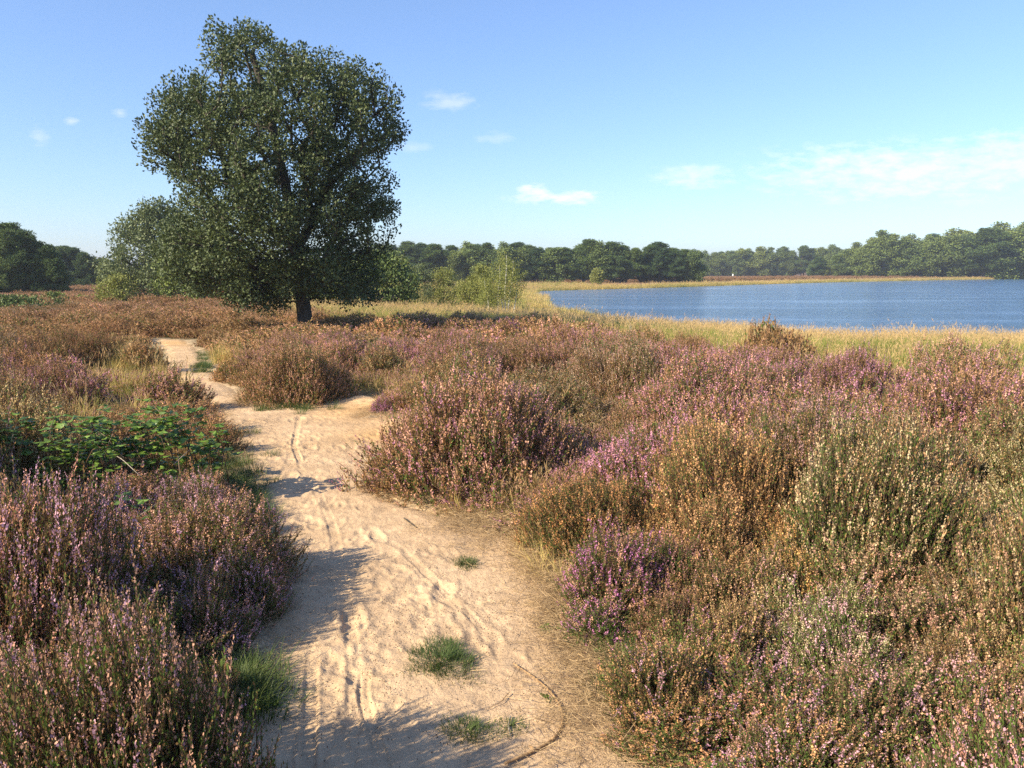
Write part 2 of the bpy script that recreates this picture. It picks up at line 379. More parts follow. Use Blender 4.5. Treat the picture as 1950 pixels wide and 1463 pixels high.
# ---------------------------------------------------------------- ground, path, lake
HEATH = np.array([(5.3, 8.6), (4.5, 9.9), (4.1, 11.6), (3.1, 15.5), (2.0, 19), (.3, 22.5), (-3.0, 24.5), (-6.5, 27.5), (-12, 35), (-18, 38), (-24, 37), (-40, 30), (-40, -4), (12, -4), (9.0, 5.5), (7.0, 8.8)])
def grid(xs, ys):
    X, Y = np.meshgrid(xs, ys); n, m = X.shape
    i = np.arange(n * m).reshape(n, m)
    Q = np.stack([i[:-1, :-1], i[:-1, 1:], i[1:, 1:], i[1:, :-1]], -1).reshape(-1, 4)
    return X.ravel(), Y.ravel(), Q
def sp(a, b, k, n): t = np.linspace(math.asinh(a / k), math.asinh(b / k), n); return np.sinh(t) * k
X, Y, Q = grid(sp(-1600, 1800, 6, 520), sp(-300, 3200, 5, 520))
Z = height(X, Y)
psd = path_sd(X, Y)
near = (Y < 40) & (np.abs(X) < 30)
psd = np.where(near, psd, -9)
Z = Z - .07 * sstep(-.05, .12, psd) + np.where(near & (Y < 26), .02 * (fbm(X * 2.5, Y * 2.5, 9) - .5), 0)
hs = poly_sd(X, Y, HEATH)
lsd = -poly_sd(X, Y, LAKE)
g = np.zeros((len(X), 3)); nn = fbm(X * .5, Y * .5, 44)[:, None]
heath_c = np.array([.085, .062, .035]) * (1 - nn) + np.array([.075, .078, .028]) * nn
grass_c = np.array([.15, .15, .045]) * (1 - nn) + np.array([.24, .19, .08]) * nn
far_c = np.array([.22, .11, .065]) * (1 - nn) + np.array([.24, .16, .07]) * nn
straw_c = np.array([.52, .395, .25])
g = np.where(hs[:, None] > 0, heath_c, grass_c)
farm = ((Y > 38) & (lsd > 5) & ((X < -20) | (Y > 75)))[:, None]
g = np.where(farm, far_c, g)
e = (sstep(-.34, -.05, psd) * (hs > 0))[:, None]; g = g * (1 - e) + straw_c * e
bank = sstep(1.2, -.3, lsd)[:, None]; g = g * (1 - bank) + np.array([.05, .045, .03]) * bank
o = build('ground', np.stack([X, Y, Z], 1), Q, M_GROUND, smooth=True, extra={'gcol': g}); tag(o, kind='structure')

# the sandy path: fine sheet, spacing grows with distance
t = np.exp(np.linspace(math.log(.55), math.log(21.5), 900)); w = np.linspace(-1, 1, 520)
TY, TW = np.meshgrid(t, w, indexing='ij')
cx = np.interp(t, [.5, 2.5, 4, 6, 8, 11, 15, 21], [.1, .1, -.3, -.75, -1.4, -3.1, -5.3, -8.6]); hw = np.interp(t, [.5, 2.5, 4, 6, 8, 11, 15, 21], [1.3, 1.5, 1.6, 2.0, 2.2, 2.0, 1.8, 1.8])
PX = cx[:, None] + TW * hw[:, None]; PY = TY
px, py = PX.ravel(), PY.ravel(); sd = path_sd(px, py)
zz = height(px, py) - .035 + .035 * sstep(-.14, .16, sd)
amp = sstep(-.02, .3, sd)
zz += amp * (.018 * (fbm(px * 3.2, py * 3.2, 3) - .5) + .009 * (fbm(px * 11, py * 11, 4) - .5) + .007 * (fbm(px * 42, py * 42, 6) - .5))
for u_, v_, r_, h_ in ((735, 775, .30, .10), (690, 765, .25, .06), (780, 815, .22, .07)):
    p_ = at(u_, v_); zz += h_ * np.exp(-((px - p_[0]) ** 2 + (py - p_[1]) ** 2) / r_ ** 2) * (.7 + .6 * fbm(px * 9, py * 9, 61))
# footprints
fr = np.random.default_rng(5)
cl_u = [(590, 900), (600, 1000), (680, 1100), (700, 1200), (640, 1300), (560, 840), (640, 950), (760, 1080), (700, 1380), (800, 1160), (850, 1150), (620, 1200), (900, 1250), (540, 1000)]
cents = [at(u + fr.normal(0, 45), v + fr.normal(0, 30)) for u, v in cl_u * 12] + [at(fr.uniform(470, 760), fr.uniform(780, 930)) for _ in range(90)]
for c in cents:
    ang = fr.normal(1.75, .5); L, Wd, dp = fr.uniform(.10, .15), fr.uniform(.045, .06), fr.uniform(.002, .0062)
    m = (np.abs(px - c[0]) < .3) & (np.abs(py - c[1]) < .3)
    dx, dy = px[m] - c[0], py[m] - c[1]
    a_, b_ = (dx * math.cos(ang) + dy * math.sin(ang)) / L, (-dx * math.sin(ang) + dy * math.cos(ang)) / Wd
    r_ = np.sqrt(a_ ** 2 + b_ ** 2) + .25 * (vnoise(px[m] * 25, py[m] * 25, 8) - .5)
    zz[m] += amp[m] * dp * (-sstep(1.05, .6, r_) + .6 * np.exp(-((r_ - 1.25) / .22) ** 2))
def track(pts_px, width, depth, tread=True):
    global zz
    P = np.array([at(*q) for q in pts_px]); tt = np.linspace(0, 1, len(P)); T = np.linspace(0, 1, 90)
    # smooth interpolation of the track line
    xs, ys = np.interp(T, tt, P[:, 0]), np.interp(T, tt, P[:, 1])
    k = np.ones(9) / 9
    xs[4:-4], ys[4:-4] = np.convolve(xs, k, 'valid'), np.convolve(ys, k, 'valid')
    best = np.full(px.shape, 9.0); along = np.zeros(px.shape); acc = 0
    m = (px > xs.min() - .3) & (px < xs.max() + .3) & (py > ys.min() - .3) & (py < ys.max() + .3)
    X0, Y0 = px[m], py[m]; b = best[m]; al = along[m]
    for i in range(len(xs) - 1):
        ex, ey = xs[i + 1] - xs[i], ys[i + 1] - ys[i]; L = math.hypot(ex, ey) + 1e-9
        wx, wy = X0 - xs[i], Y0 - ys[i]; tq = np.clip((wx * ex + wy * ey) / L ** 2, 0, 1)
        d = np.hypot(wx - tq * ex, wy - tq * ey); c = d < b
        b = np.where(c, d, b); al = np.where(c, acc + tq * L, al); acc += L
    x = b / width
    prof = -sstep(1.0, .7, x) + .5 * np.exp(-((x - 1.25) / .25) ** 2)
    if tread: prof += .35 * np.sin(al * 2 * math.pi / .035 + b * 90) * sstep(.95, .8, x)
    fadeout = sstep(0, .4, al) * sstep(acc, acc - .4, al)
    z2 = zz[m] + amp[m] * depth * prof * fadeout * (.6 + .6 * vnoise(X0 * 4, Y0 * 4, 15)); zz[m] = z2
track([(555, 890), (590, 920), (615, 965), (635, 1010), (645, 1080), (660, 1150), (672, 1230), (676, 1330), (660, 1463), (640, 1700)], .034, .004)
track([(740, 1030), (800, 1085), (855, 1135), (900, 1180), (950, 1240)], .026, .005, False)
track([(600, 1230), (592, 1300), (590, 1380), (585, 1463), (570, 1700)], .032, .008)
track([(700, 1250), (690, 1320), (720, 1420), (760, 1560)], .026, .010)
track([(620, 780), (570, 800), (560, 860), (575, 900)], .03, .006, False)
sand = np.array([.585, .43, .275]); warm = np.array([.62, .40, .19]); litter = np.array([.47, .35, .21])
gc = np.tile(sand, (len(px), 1))
def blob(u, v, r):
    p = at(u, v); return np.exp(-((px - p[0]) ** 2 + (py - p[1]) ** 2) / r ** 2)
wm = np.clip(blob(700, 790, .7) + blob(755, 835, .5) + blob(640, 760, .5) * .4 + .25 * blob(600, 850, .8) + .9 * blob(345, 650, 1.2), 0, 1)[:, None]
gc = gc * (1 - wm) + warm * wm
lt = np.clip(sstep(.24, .02, sd + .25 * (fbm(px * 3, py * 3, 21) - .5)) * .45 + blob(1000, 1010, .35) + .7 * blob(1080, 1120, .3) , 0, 1)[:, None] * (fbm(px * 14, py * 14, 23) * 1.5 - .1).clip(0, 1)[:, None]
gc = gc * (1 - lt) + litter * lt
o = build('sand_path', np.stack([px, py, zz], 1), np.zeros((0, 4), int) if False else (lambda i: np.stack([i[:-1, :-1], i[:-1, 1:], i[1:, 1:], i[1:, :-1]], -1).reshape(-1, 4))(np.arange(PX.size).reshape(PX.shape)), M_SAND, smooth=True, extra={'gcol': gc})
tag(o, kind='structure')
import bmesh
bm = bmesh.new(); bm.from_mesh(o.data); bm.verts.ensure_lookup_table()
keep = sd > -.16
bmesh.ops.delete(bm, geom=[v for v in bm.verts if not keep[v.index]], context='VERTS'); bm.to_mesh(o.data); bm.free()
def path_z(x, y): return hz(x, y) + .0

wv = np.array([(-4, 20, LAKEZ), (430, 16, LAKEZ), (430, 350, LAKEZ), (-4, 350, LAKEZ)], float)
wv[0, 1] = 24
o = build('lake', wv, np.array([[0, 1, 2, 3]]), M_WATER); tag(o, kind='structure')

# ---------------------------------------------------------------- geometry-node scatter (for 'stuff' only)
def scatter(name, label, protos, pts, rot, scl, idx, attrs=None):
    pc = bpy.data.collections.new(name + '_kinds')
    for k, p in enumerate(protos):
        p.name = f'{name}_kind_{k:02d}'; pc.objects.link(p)
    me = bpy.data.meshes.new(name); n = len(pts); me.vertices.add(n); me.vertices.foreach_set('co', np.asarray(pts, np.float32).ravel())
    def fa(nm, typ, key, arr):
        a = me.attributes.new(nm, typ, 'POINT'); a.data.foreach_set(key, np.asarray(arr, np.float32 if typ != 'INT' else np.int32).ravel())
    fa('rot', 'FLOAT_VECTOR', 'vector', rot); fa('scl', 'FLOAT_VECTOR', 'vector', scl); fa('idx', 'INT', 'value', idx)
    for k, v in (attrs or {}).items(): fa(k, 'FLOAT_VECTOR', 'vector', v)
    o = bpy.data.objects.new(name, me); COL.objects.link(o)
    ng = bpy.data.node_groups.new(name + '_nodes', 'GeometryNodeTree')
    ng.interface.new_socket('Geometry', in_out='INPUT', socket_type='NodeSocketGeometry'); ng.interface.new_socket('Geometry', in_out='OUTPUT', socket_type='NodeSocketGeometry')
    n_, l_ = ng.nodes, ng.links
    gi, go = n_.new('NodeGroupInput'), n_.new('NodeGroupOutput')
    iop = n_.new('GeometryNodeInstanceOnPoints'); ci = n_.new('GeometryNodeCollectionInfo')
    ci.inputs['Collection'].default_value = pc; ci.inputs['Separate Children'].default_value = True; ci.inputs['Reset Children'].default_value = True
    iop.inputs['Pick Instance'].default_value = True
    def na(nm, dt):
        a = n_.new('GeometryNodeInputNamedAttribute'); a.data_type = dt; a.inputs[0].default_value = nm; return a.outputs[0]
    l_.new(gi.outputs[0], iop.inputs['Points']); l_.new(ci.outputs[0], iop.inputs['Instance'])
    l_.new(na('idx', 'INT'), iop.inputs['Instance Index']); l_.new(na('rot', 'FLOAT_VECTOR'), iop.inputs['Rotation']); l_.new(na('scl', 'FLOAT_VECTOR'), iop.inputs['Scale'])
    l_.new(iop.outputs[0], go.inputs[0])
    md = o.modifiers.new('scatter', 'NODES'); md.node_group = ng
    return tag(o, label, None, None, 'stuff')

# ---------------------------------------------------------------- heather
def shoot_template(lod, style=0):
    """one heather shoot, unit length along z: leafy below, flower spike above"""
    qs = []; r = random.random
    bx, by = random.uniform(-.12, .12), random.uniform(-.12, .12)
    def c(t): return np.array([bx * t * t, by * t * t, t])
    if lod == 0: nl, nf, lw, ll, fs = 16, 20, .030, .090, .046
    elif lod == 1: nl, nf, lw, ll, fs = 8, 13, .055, .14, .058
    else: nl, nf, lw, ll, fs = 4, 6, .12, .30, .125
    for side in range(2 if lod < 2 else 1):
        s = np.array([.012, 0, 0]) if side else np.array([0, .012, 0])
        qs.append(([c(0) - s, c(0) + s, c(.9) + s * .5, c(.9) - s * .5], 0.0, r()))
    for i in range(nl):
        tt = random.uniform(.05, .62); a = r() * 6.28; d = np.array([math.cos(a), math.sin(a), random.uniform(.6, 1.6)])
        d = d / np.linalg.norm(d) * ll * random.uniform(.7, 1.3)
        qs.append(quad(c(tt), d, lw * (1 + r() * .5), np.array([r() - .5, r() - .5, r()]), .5, r()))
    f0 = .50 if style == 0 else .28
    if style == 2:
        for i in range(nf // 2):
            tt = random.uniform(.5, .95); a = r() * 6.28; d = np.array([math.cos(a), math.sin(a), random.uniform(.8, 2)]); d = d / np.linalg.norm(d) * ll * .8
            qs.append(quad(c(tt), d, lw, np.array([r() - .5, r() - .5, r()]), .5, r()))
        nf = 0
    for i in range(nf):
        tt = f0 + (1 - f0) * (i + r() * .6) / nf; a = r() * 6.28
        d = np.array([math.cos(a), math.sin(a), random.uniform(-.1, .9)]); d /= np.linalg.norm(d)
        sz = fs * random.uniform(.75, 1.25) * (1.15 - .5 * tt * (tt > .85))
        q = quad(c(tt) + d * .004, d * sz * 1.1, sz * .95, np.array([r() - .5, r() - .5, r() - .5]), 1.0, r())
        qs.append(q)
    return from_quads(qs)
SHOOTS = [[shoot_template(l) for _ in range(a)] + [shoot_template(l, 1) for _ in range(b)] + [shoot_template(l, 2) for _ in range(c)] for l, (a, b, c) in enumerate([(4, 3, 8), (6, 2, 4), (7, 2, 3)])]
def dome(name, Rr, H, n, lod, L=.15, up=.62, lump=.42, seed=0, mat=None):
    th = rng.random(n) * 2 * math.pi; cz = rng.random(n) ** .8                       # 1 = top
    sr = np.sqrt(1 - cz ** 2)
    nx, ny = np.cos(th) * sr, np.sin(th) * sr
    bump = 1 + lump * (fbm(nx * 2.2 + seed * 7.3 + 20, ny * 2.2 + cz * 1.3 + 20, seed + 60, 3) - .5) * 2
    inn = (1 - .42 * rng.random(n) ** 1.6) * np.where(rng.random(n) < .07, 1.10, 1)
    P = np.stack([nx * Rr * bump * inn, ny * Rr * bump * inn, cz * H * bump * inn], 1)
    Nn = norm(np.stack([nx / Rr, ny / Rr, cz / H], 1)); D = norm(Nn * .6 + np.array([0, 0, up]) + rng.normal(0, .27, (n, 3)))
    sc = L * rng.uniform(.6, 1.35, n)
    V, Qd, Dt = stamp(SHOOTS[lod], P - D * sc[:, None] * .75, D, sc, rng.random(n) * 6.28)
    parts = [(V, Qd, Dt)]
    nb = int(n * (.10 if lod < 2 else .04))
    B = P[:nb] * np.array([.86, .86, .80]); A = B * np.array([.12, .12, 0]) + rng.normal(0, .03 * Rr, (nb, 3)) * np.array([1, 1, 0])
    mid_ = (A + B) / 2 + rng.normal(0, .05 * Rr, (nb, 3)); mid_[:, 2] += .04 * H
    rr = np.full(nb, .0035 if lod == 0 else .005)
    for a_, b_, r0, r1 in ((A, mid_, rr * 1.5, rr), (mid_, B, rr, rr * .5)): parts.append(segs(a_, b_, r0, r1, 3))
    V, Qd, Dt = merge(parts)
    return build(name, V, Qd, mat or M_HEATHER, dat=Dt, link=False)
DOMES = {0: [], 1: [], 2: []}
for k in range(3): DOMES[0].append((.30, .36, dome('m', .30, .36, 1300, 0, .14, seed=k)))
for k in range(3): DOMES[0].append((.55, .50, dome('m', .55, .50, 3600, 0, .15, seed=k + 5)))
for k in range(3): DOMES[1].append((.35, .38, dome('m', .35, .38, 900, 1, .14, seed=k + 10)))
for k in range(3): DOMES[1].append((.80, .60, dome('m', .80, .60, 4200, 1, .15, lump=.52, seed=k + 15)))
for k in range(4): DOMES[2].append((.50, .42, dome('m', .50, .42, 420, 2, .17, seed=k + 20)))
for k in range(2): DOMES[2].append((.95, .55, dome('m', .95, .55, 1500, 2, .17, lump=.52, seed=k + 25)))

TAN, PTAN, PINK, LILAC, CREAM, RUST, MAG, STRAWC = (.68, .40, .19), (.72, .41, .28), (.70, .33, .46), (.76, .44, .53), (.76, .66, .36), (.38, .23, .13), (.64, .25, .49), (.54, .41, .23)
# colour of the heath cover by place: (u, v, spread in metres, bloom, fade, fresh ratio, green, weight)
ZONES = [(170, 740, 1.6, PINK, TAN, .38, .25, 1.6), (300, 745, .7, PINK, PTAN, .4, .3, 1.4), (90, 850, 1.0, TAN, STRAWC, .2, .3, 1.2), (320, 830, .8, PTAN, TAN, .12, .2, 2),
         (150, 1050, .8, LILAC, PTAN, .58, .6, 2), (400, 1080, .6, LILAC, PTAN, .5, .6, 2), (120, 1300, .6, LILAC, PTAN, .6, .6, 2), (400, 1300, .5, LILAC, TAN, .2, .85, 3),
         (100, 640, 5, TAN, RUST, .35, .15, 1), (300, 610, 8, PTAN, RUST, .35, .12, 1), (600, 640, 4, PTAN, TAN, .15, .3, 1.2), (820, 690, 1.5, PINK, PTAN, .40, .3, 1.6), (760, 640, 3, PINK, PTAN, .22, .3, 1),
         (1000, 640, 3, PINK, TAN, .15, .3, 1), (1200, 760, 1.0, TAN, STRAWC, .3, .5, 1.4), (1380, 760, 1.0, PINK, PTAN, .62, .3, 2), (1560, 760, 1.2, PINK, PTAN, .66, .3, 2), (1850, 760, 1.5, PINK, PTAN, .22, .3, 1.6),
         (1300, 850, .7, PINK, PTAN, .55, .4, 1.6), (1600, 880, .7, PINK, PTAN, .42, .35, 1.5), (1850, 950, .7, CREAM, TAN, .5, .65, 2), (1150, 1050, .35, MAG, PTAN, .5, .7, 2), (1350, 1000, .4, TAN, (.74, .42, .16), .5, .5, 2.4),
         (1300, 1150, .4, PINK, TAN, .3, .75, 2), (1550, 1150, .4, LILAC, CREAM, .45, .9, 2), (1850, 1150, .5, PTAN, STRAWC, .3, .7, 2), (1600, 1350, .35, LILAC, TAN, .34, .95, 2), (1850, 1400, .35, LILAC, PTAN, .36, .9, 2), (1250, 1350, .3, LILAC, TAN, .15, .95, 2)]
ZC = np.array([at(z[0], z[1], .3 if z[1] > 700 else .1) for z in ZONES])
def tints(x, y):
    x = np.asarray(x); w = np.stack([z[7] * np.exp(-(((x - c[0]) ** 2 + (y - c[1]) ** 2) / (2 * z[2] ** 2))) for z, c in zip(ZONES, ZC)], 1) + 1e-6
    w = w ** 2.4; w /= w.sum(1, keepdims=True)
    bl = w @ np.array([z[3] for z in ZONES]); fd = w @ np.array([z[4] for z in ZONES]); mx = 1.15 * (w @ np.array([z[5] for z in ZONES])); gr = w @ np.array([z[6] for z in ZONES])
    n = len(x); j = rng.normal(0, 1, n)
    mx = np.clip(mx + .13 * j + .35 * (fbm(x * .8, y * .8, 91) - .5), .02, .85); gr = np.clip(gr + rng.normal(0, .12, n), .05, .95)
    fd = fd * (1 + rng.normal(0, .08, (n, 1))) * (1 + rng.normal(0, .05, (n, 3)))
    br = rng.uniform(.8, 1.2, n); dead = (rng.random(n) < .07) & (y > 5); fd[dead] = (.36, .28, .19); mx[dead] = .05; gr[dead] = .05
    return bl, fd, np.stack([mx, gr, br], 1)

# named mounds: (u0, u1, v_top, v_bottom, bloom, fade, (fresh, green, bright), label)
NAMED = [
 (695, 1140, 700, 965, PINK, PTAN, (.33, .35, 1), 'large rounded heather mound with pink and tan spikes bulging into the sand path'),
 (448, 680, 655, 775, TAN, PTAN, (.4, .4, 1), 'tan faded heather shrub at the inside of the path bend, right of the narrow sand'),
 (700, 752, 748, 790, MAG, MAG, (.8, .4, 1.05), 'smallest heather clump, vivid magenta, on the orange sand bank'),
 (1385, 1560, 606, 725, RUST, RUST, (.5, .1, 1.0), 'dark rusty brown dried heather shrub standing highest against the lakeside grass'),
 (1130, 1262, 618, 735, TAN, STRAWC, (.3, .45, .85), 'dark domed heather with bare grey twigs in its near side, left of the grass slope'),
 (1050, 1290, 870, 1200, MAG, PTAN, (.5, .7, 1), 'magenta flowered heather leaning over the dry straw at the right edge of the path'),
 (1240, 1480, 865, 1130, TAN, TAN, (.5, .45, 1.05), 'orange tan faded heather between the magenta clump and the pale lilac clump'),
 (1450, 1670, 1040, 1330, LILAC, CREAM, (.45, .7, 1.05), 'pale heather with long cream and lilac spikes in the right foreground'),
 (1700, 1930, 850, 1075, CREAM, CREAM, (.6, .7, 1.0), 'cream yellow flowered heather near the right edge of the photo'),
 (1150, 1400, 1180, 1420, LILAC, TAN, (.22, .8, .9), 'low olive heather with sparse lilac flowers sprawling over the path edge at lower right'),
 (1285, 1480, 715, 900, PINK, PTAN, (.55, .3, 1.05), 'pink heather mound left of the brightest pink one on the right hand heath'),
 (1500, 1690, 705, 880, PINK, PTAN, (.62, .3, 1.05), 'brightest pink heather mound with the green grass slope directly behind it'),
 (1755, 1950, 695, 850, PINK, PTAN, (.2, .3, 1.0), 'pale tan pink heather mound at the right edge against the golden grass'),
 (1885, 1960, 770, 860, MAG, PINK, (.7, .4, 1.0), 'small vivid magenta heather clump cut by the right edge of the photo'),
 (1540, 1790, 1170, 1480, PTAN, RUST, (.6, .5, 1.0), 'reddish tan heather at the bottom right between lilac clumps'),
 (1400, 1580, 1290, 1520, LILAC, PTAN, (.38, .85, .95), 'dark green heather with lilac flowers at the bottom edge right of the curved stick'),
 (1760, 2010, 1120, 1420, PTAN, STRAWC, (.35, .35, 1.0), 'twiggy heather with bare grey stems in the lower right corner'),
 (780, 965, 648, 760, PINK, PTAN, (.42, .35, 1.0), 'pink heather mound behind the big mound that bulges onto the path'),
 (915, 1015, 606, 660, MAG, TAN, (.4, .3, .85), 'dark purple heather clump on the skyline of the heath below the birch'),
 (678, 790, 640, 735, TAN, STRAWC, (.3, .55, .95), 'olive tan heather right of the shrub at the path bend'),
 (402, 470, 662, 728, RUST, TAN, (.3, .3, .95), 'rust brown heather clump along the right side of the narrow far path'),
 (378, 440, 628, 662, PTAN, RUST, (.3, .2, .9), 'heather clump where the far path turns left and disappears'),
 (1290, 1395, 668, 745, PINK, PTAN, (.5, .5, 1.0), 'small pink dome of heather in front of the dried brown shrub'),
 (1140, 1240, 745, 890, STRAWC, TAN, (.4, .6, .9), 'olive heather with grey twigs right behind the big path side mound'),
 (965, 1130, 604, 700, TAN, PTAN, (.4, .3, 1.0), 'broad tan heather mound left of the dark domed one'),
 (110, 555, 955, 1200, LILAC, PTAN, (.42, .6, 1.0), 'large lilac and tan heather mound at the left path edge below the bramble'),
 (-30, 330, 1150, 1520, LILAC, PTAN, (.5, .65, 1.0), 'nearest heather mound with lilac bells in the bottom left corner'),
 (235, 440, 765, 850, PTAN, TAN, (.25, .2, 1.05), 'orange tan heather mound behind the bramble beside the shaded path edge'),
 (235, 400, 700, 795, PINK, PTAN, (.35, .3, .95), 'pink and brown heather mound at the left edge of the path before the bend'),
 (40, 215, 680, 790, PINK, PTAN, (.5, .3, 1.0), 'lilac pink heather mound on the left heath'),
 (0, 165, 765, 860, TAN, STRAWC, (.4, .3, 1.0), 'straw coloured heather mound at the left edge behind the bramble'),
 (-60, 130, 940, 1150, LILAC, PTAN, (.4, .5, 1.0), 'tan heather mound at the left edge just above the nearest one'),
 (225, 322, 640, 712, RUST, TAN, (.3, .2, .85), 'dark brown heather mound left of the narrow far stretch of path'),
 (270, 440, 1190, 1400, LILAC, TAN, (.18, .9, .85), 'dark green heather with few flowers above the shaded grass at lower left'),
 (300, 500, 1330, 1600, LILAC, TAN, (.2, .9, .8), 'green heather coloured dark for deep shade at the bottom edge left of the path'),  # shade is painted in: dark green and a low bright value
 (-260, 110, 1060, 1560, LILAC, PTAN, (.4, .7, .9), 'tall heather mound cut by the lower left edge of the photo'),
 (0, 95, 620, 695, RUST, RUST, (.4, .15, .95), 'rust brown heather mound at the far left of the heath'),
]
occupied = []
def mound_fit(u0, u1, vt, vb):
    p0 = at((u0 + u1) / 2, vb, hz(*at((u0 + u1) / 2, vb))); d = p0[1]
    for _ in range(8):
        rad = (u1 - u0) / 2 / F * d * 1.0; d = p0[1] + rad * .8
    x = ((u0 + u1) / 2 - CU) / F * d * 1.01; g0 = hz(x, d)
    r = ray((u0 + u1) / 2, vt); H = CAMH + r[2] / r[1] * (d - rad * .1) - g0
    return x, d, g0, rad, H
DOME_USED = {}
for (u0, u1, vt, vb, bl, fd, hp, label) in NAMED:
    x, y, g0, rad, H = mound_fit(u0, u1, vt, vb)
    H = min(max(H, .22), .95, rad * 1.35); rad *= .98; hp = (hp[0] * (.95 if bl not in (TAN, CREAM, RUST, STRAWC) else 1), hp[1], hp[2])
    dist = math.hypot(x, y); lod = 0 if dist < 5.2 else (1 if dist < 13 else 2)
    big = rad > (.42 if lod == 0 else .58)
    opts = [q for q in DOMES[lod] if (q[0] > DOMES[lod][0][0] + .01) == big]; q = opts[random.randrange(len(opts))]
    o = q[2].copy(); o.name = 'heather_shrub'; COL.objects.link(o)
    o.location = (x, y, g0 - .03); o.rotation_euler = (0, 0, random.random() * 6.28); o.scale = (rad / q[0], rad / q[0], H / q[1])
    o['bloom'] = [float(a) for a in bl]; o['fade'] = [float(a) for a in fd]; o['hp'] = [float(a) for a in hp]
    tag(o, label, 'heather')
    occupied.append((x, y, rad))

for (x, y, rad, H, lb) in [(-1.15, 2.15, .46, .78, 'tall dark heather at the bottom edge that shades the near end of the path'), (-.95, 1.72, .36, .52, 'heather below the bottom edge of the photo beside the near path'), (-1.75, 1.65, .5, .78, 'tallest heather at the lower left corner below the nearest mound')]:
    q = DOMES[0][3 + random.randrange(3)]; o = q[2].copy(); o.name = 'heather_shrub'; COL.objects.link(o); o.location = (x, y, -.03); o.scale = (rad / q[0], rad / q[0], H / q[1])
    o['bloom'] = list(LILAC); o['fade'] = list(PTAN); o['hp'] = [.25, .8, .85]; tag(o, lb, 'heather'); occupied.append((x, y, rad))
def seen(x, y, m=1.5): return (np.abs(x) < .68 * y + m + 1.0) & (y > -.6)
# continuous cover of smaller heather between and behind the mounds
C0 = []
rr_ = np.random.default_rng(11)
def add_cover(n, ymin, ymax, rlo, rhi, space, prior=()):
    pts = []; ys = np.sqrt(rr_.uniform(max(ymin, 0) ** 2, ymax ** 2, n)) if ymin > 0 else rr_.uniform(ymin, ymax, n)
    xs = rr_.uniform(-1, 1, n) * (.68 * np.maximum(ys, 0) + 2.3)
    psd_ = path_sd(xs, ys); hsd = poly_sd(xs, ys, HEATH) + (fbm(xs * .6, ys * .6, 55) - .5) * 1.5
    rad = rr_.uniform(rlo, rhi, n)
    ok = (psd_ < -rad * np.where(ys > 8.5, 1.25, np.where((xs > 0) & (ys < 5.5), .58, .74))) & (hsd > 0)
    cell = {}
    for (x, y, r) in prior: cell.setdefault((int(x // 1), int(y // 1)), []).append((x, y, r * .72))
    for x, y, r in zip(xs[ok], ys[ok], rad[ok]):
        if any((x - a) ** 2 + (y - b) ** 2 < (c * .62 + (r * .8 if r > .4 else 0)) ** 2 for a, b, c in occupied): continue
        k = (int(x // 1), int(y // 1)); bad = False
        for i in (-1, 0, 1):
            for j in (-1, 0, 1):
                for (a, b, c) in cell.get((k[0] + i, k[1] + j), ()):
                    if (x - a) ** 2 + (y - b) ** 2 < (space * (r + c)) ** 2: bad = True; break
                if bad: break
            if bad: break
        if bad: continue
        cell.setdefault(k, []).append((x, y, r)); pts.append((x, y, r))
    return np.array(pts)
bram = at(270, 955)
def cover_object(name, label, pts, lod, hs_=1.0, big=False):
    x, y, r = pts.T
    d = np.hypot(x - bram[0], (y - bram[1] - .5))
    Hh = .36 * (.75 + .7 * fbm(x * .9, y * .9, 66)) * hs_ * np.where(d < .9, .62, 1) * np.where((x < -1) & (y < 9), 1.15, .6 + .4 * sstep(.15, .6, -path_sd(x, y))) * np.where((y > 8.5) & (x < -1) & (np.maximum.reduce([path_sd(x, y + k_) for k_ in (.6, 1.2, 1.8, 2.6, 3.5)]) > 0), .36, 1)
    D = [q for q in DOMES[lod] if (q[0] > DOMES[lod][0][0] + .01) == big]; idx = rr_.integers(0, len(D), len(x))
    R0 = np.array([q[0] for q in D])[idx]; H0 = np.array([q[1] for q in D])[idx]
    z = height(x, y) - .04
    bl, fd, hp = tints(x, y)
    s = r / R0 * 1.12
    return scatter(name, label, [q[2].copy() for q in D], np.stack([x, y, z], 1), np.stack([rr_.normal(0, .06, len(x)), rr_.normal(0, .06, len(x)), rr_.random(len(x)) * 6.28], 1),
                   np.stack([s, s, Hh / H0], 1), idx, {'bloom': bl, 'fade': fd, 'hp': hp})
occupied += [(*at(150, 1010), .45), (*at(330, 1000), .35), (*at(1085, 915), .50), (*at(1010, 905), .3), (bram[0], bram[1] + .35, .75), (bram[0] + .5, bram[1] + .3, .5)]
P0 = add_cover(500, -.6, 5.6, .42, .60, .74); P0 = P0[np.hypot(P0[:, 0], P0[:, 1]) > 1.45]
P1 = add_cover(1500, 5.4, 14.2, .60, .95, .70); P2 = add_cover(3500, 14, 39, .80, 1.35, .66)
cover_object('near_mounds', 'rounded hummocks of heather between the foreground shrubs', P0, 0, 1.9, True)
cover_object('middle_mounds', 'rounded hummocks of pink and tan heather on the middle of the heath', P1, 1, 1.85, True)
cover_object('far_mounds', 'rounded hummocks of brownish heather on the far part of the heath', P2, 2, 1.35, True)
near_pts = add_cover(5000, -.6, 5.4, .20, .32, .50, P0)
near_pts = near_pts[np.hypot(near_pts[:, 0], near_pts[:, 1]) > .95]
cover_object('near_heather', 'low heather filling the gaps between the foreground mounds', near_pts, 0, .8)
mid_pts = add_cover(12000, 5.2, 14, .26, .42, .48, P1)
cover_object('middle_heather', 'low pink and tan heather covering the middle of the heath', mid_pts, 1, .75)
far_pts = add_cover(26000, 14, 39, .38, .65, .46, P2)
cover_object('far_heather', 'low brownish heather covering the far part of the heath', far_pts, 2, .70)

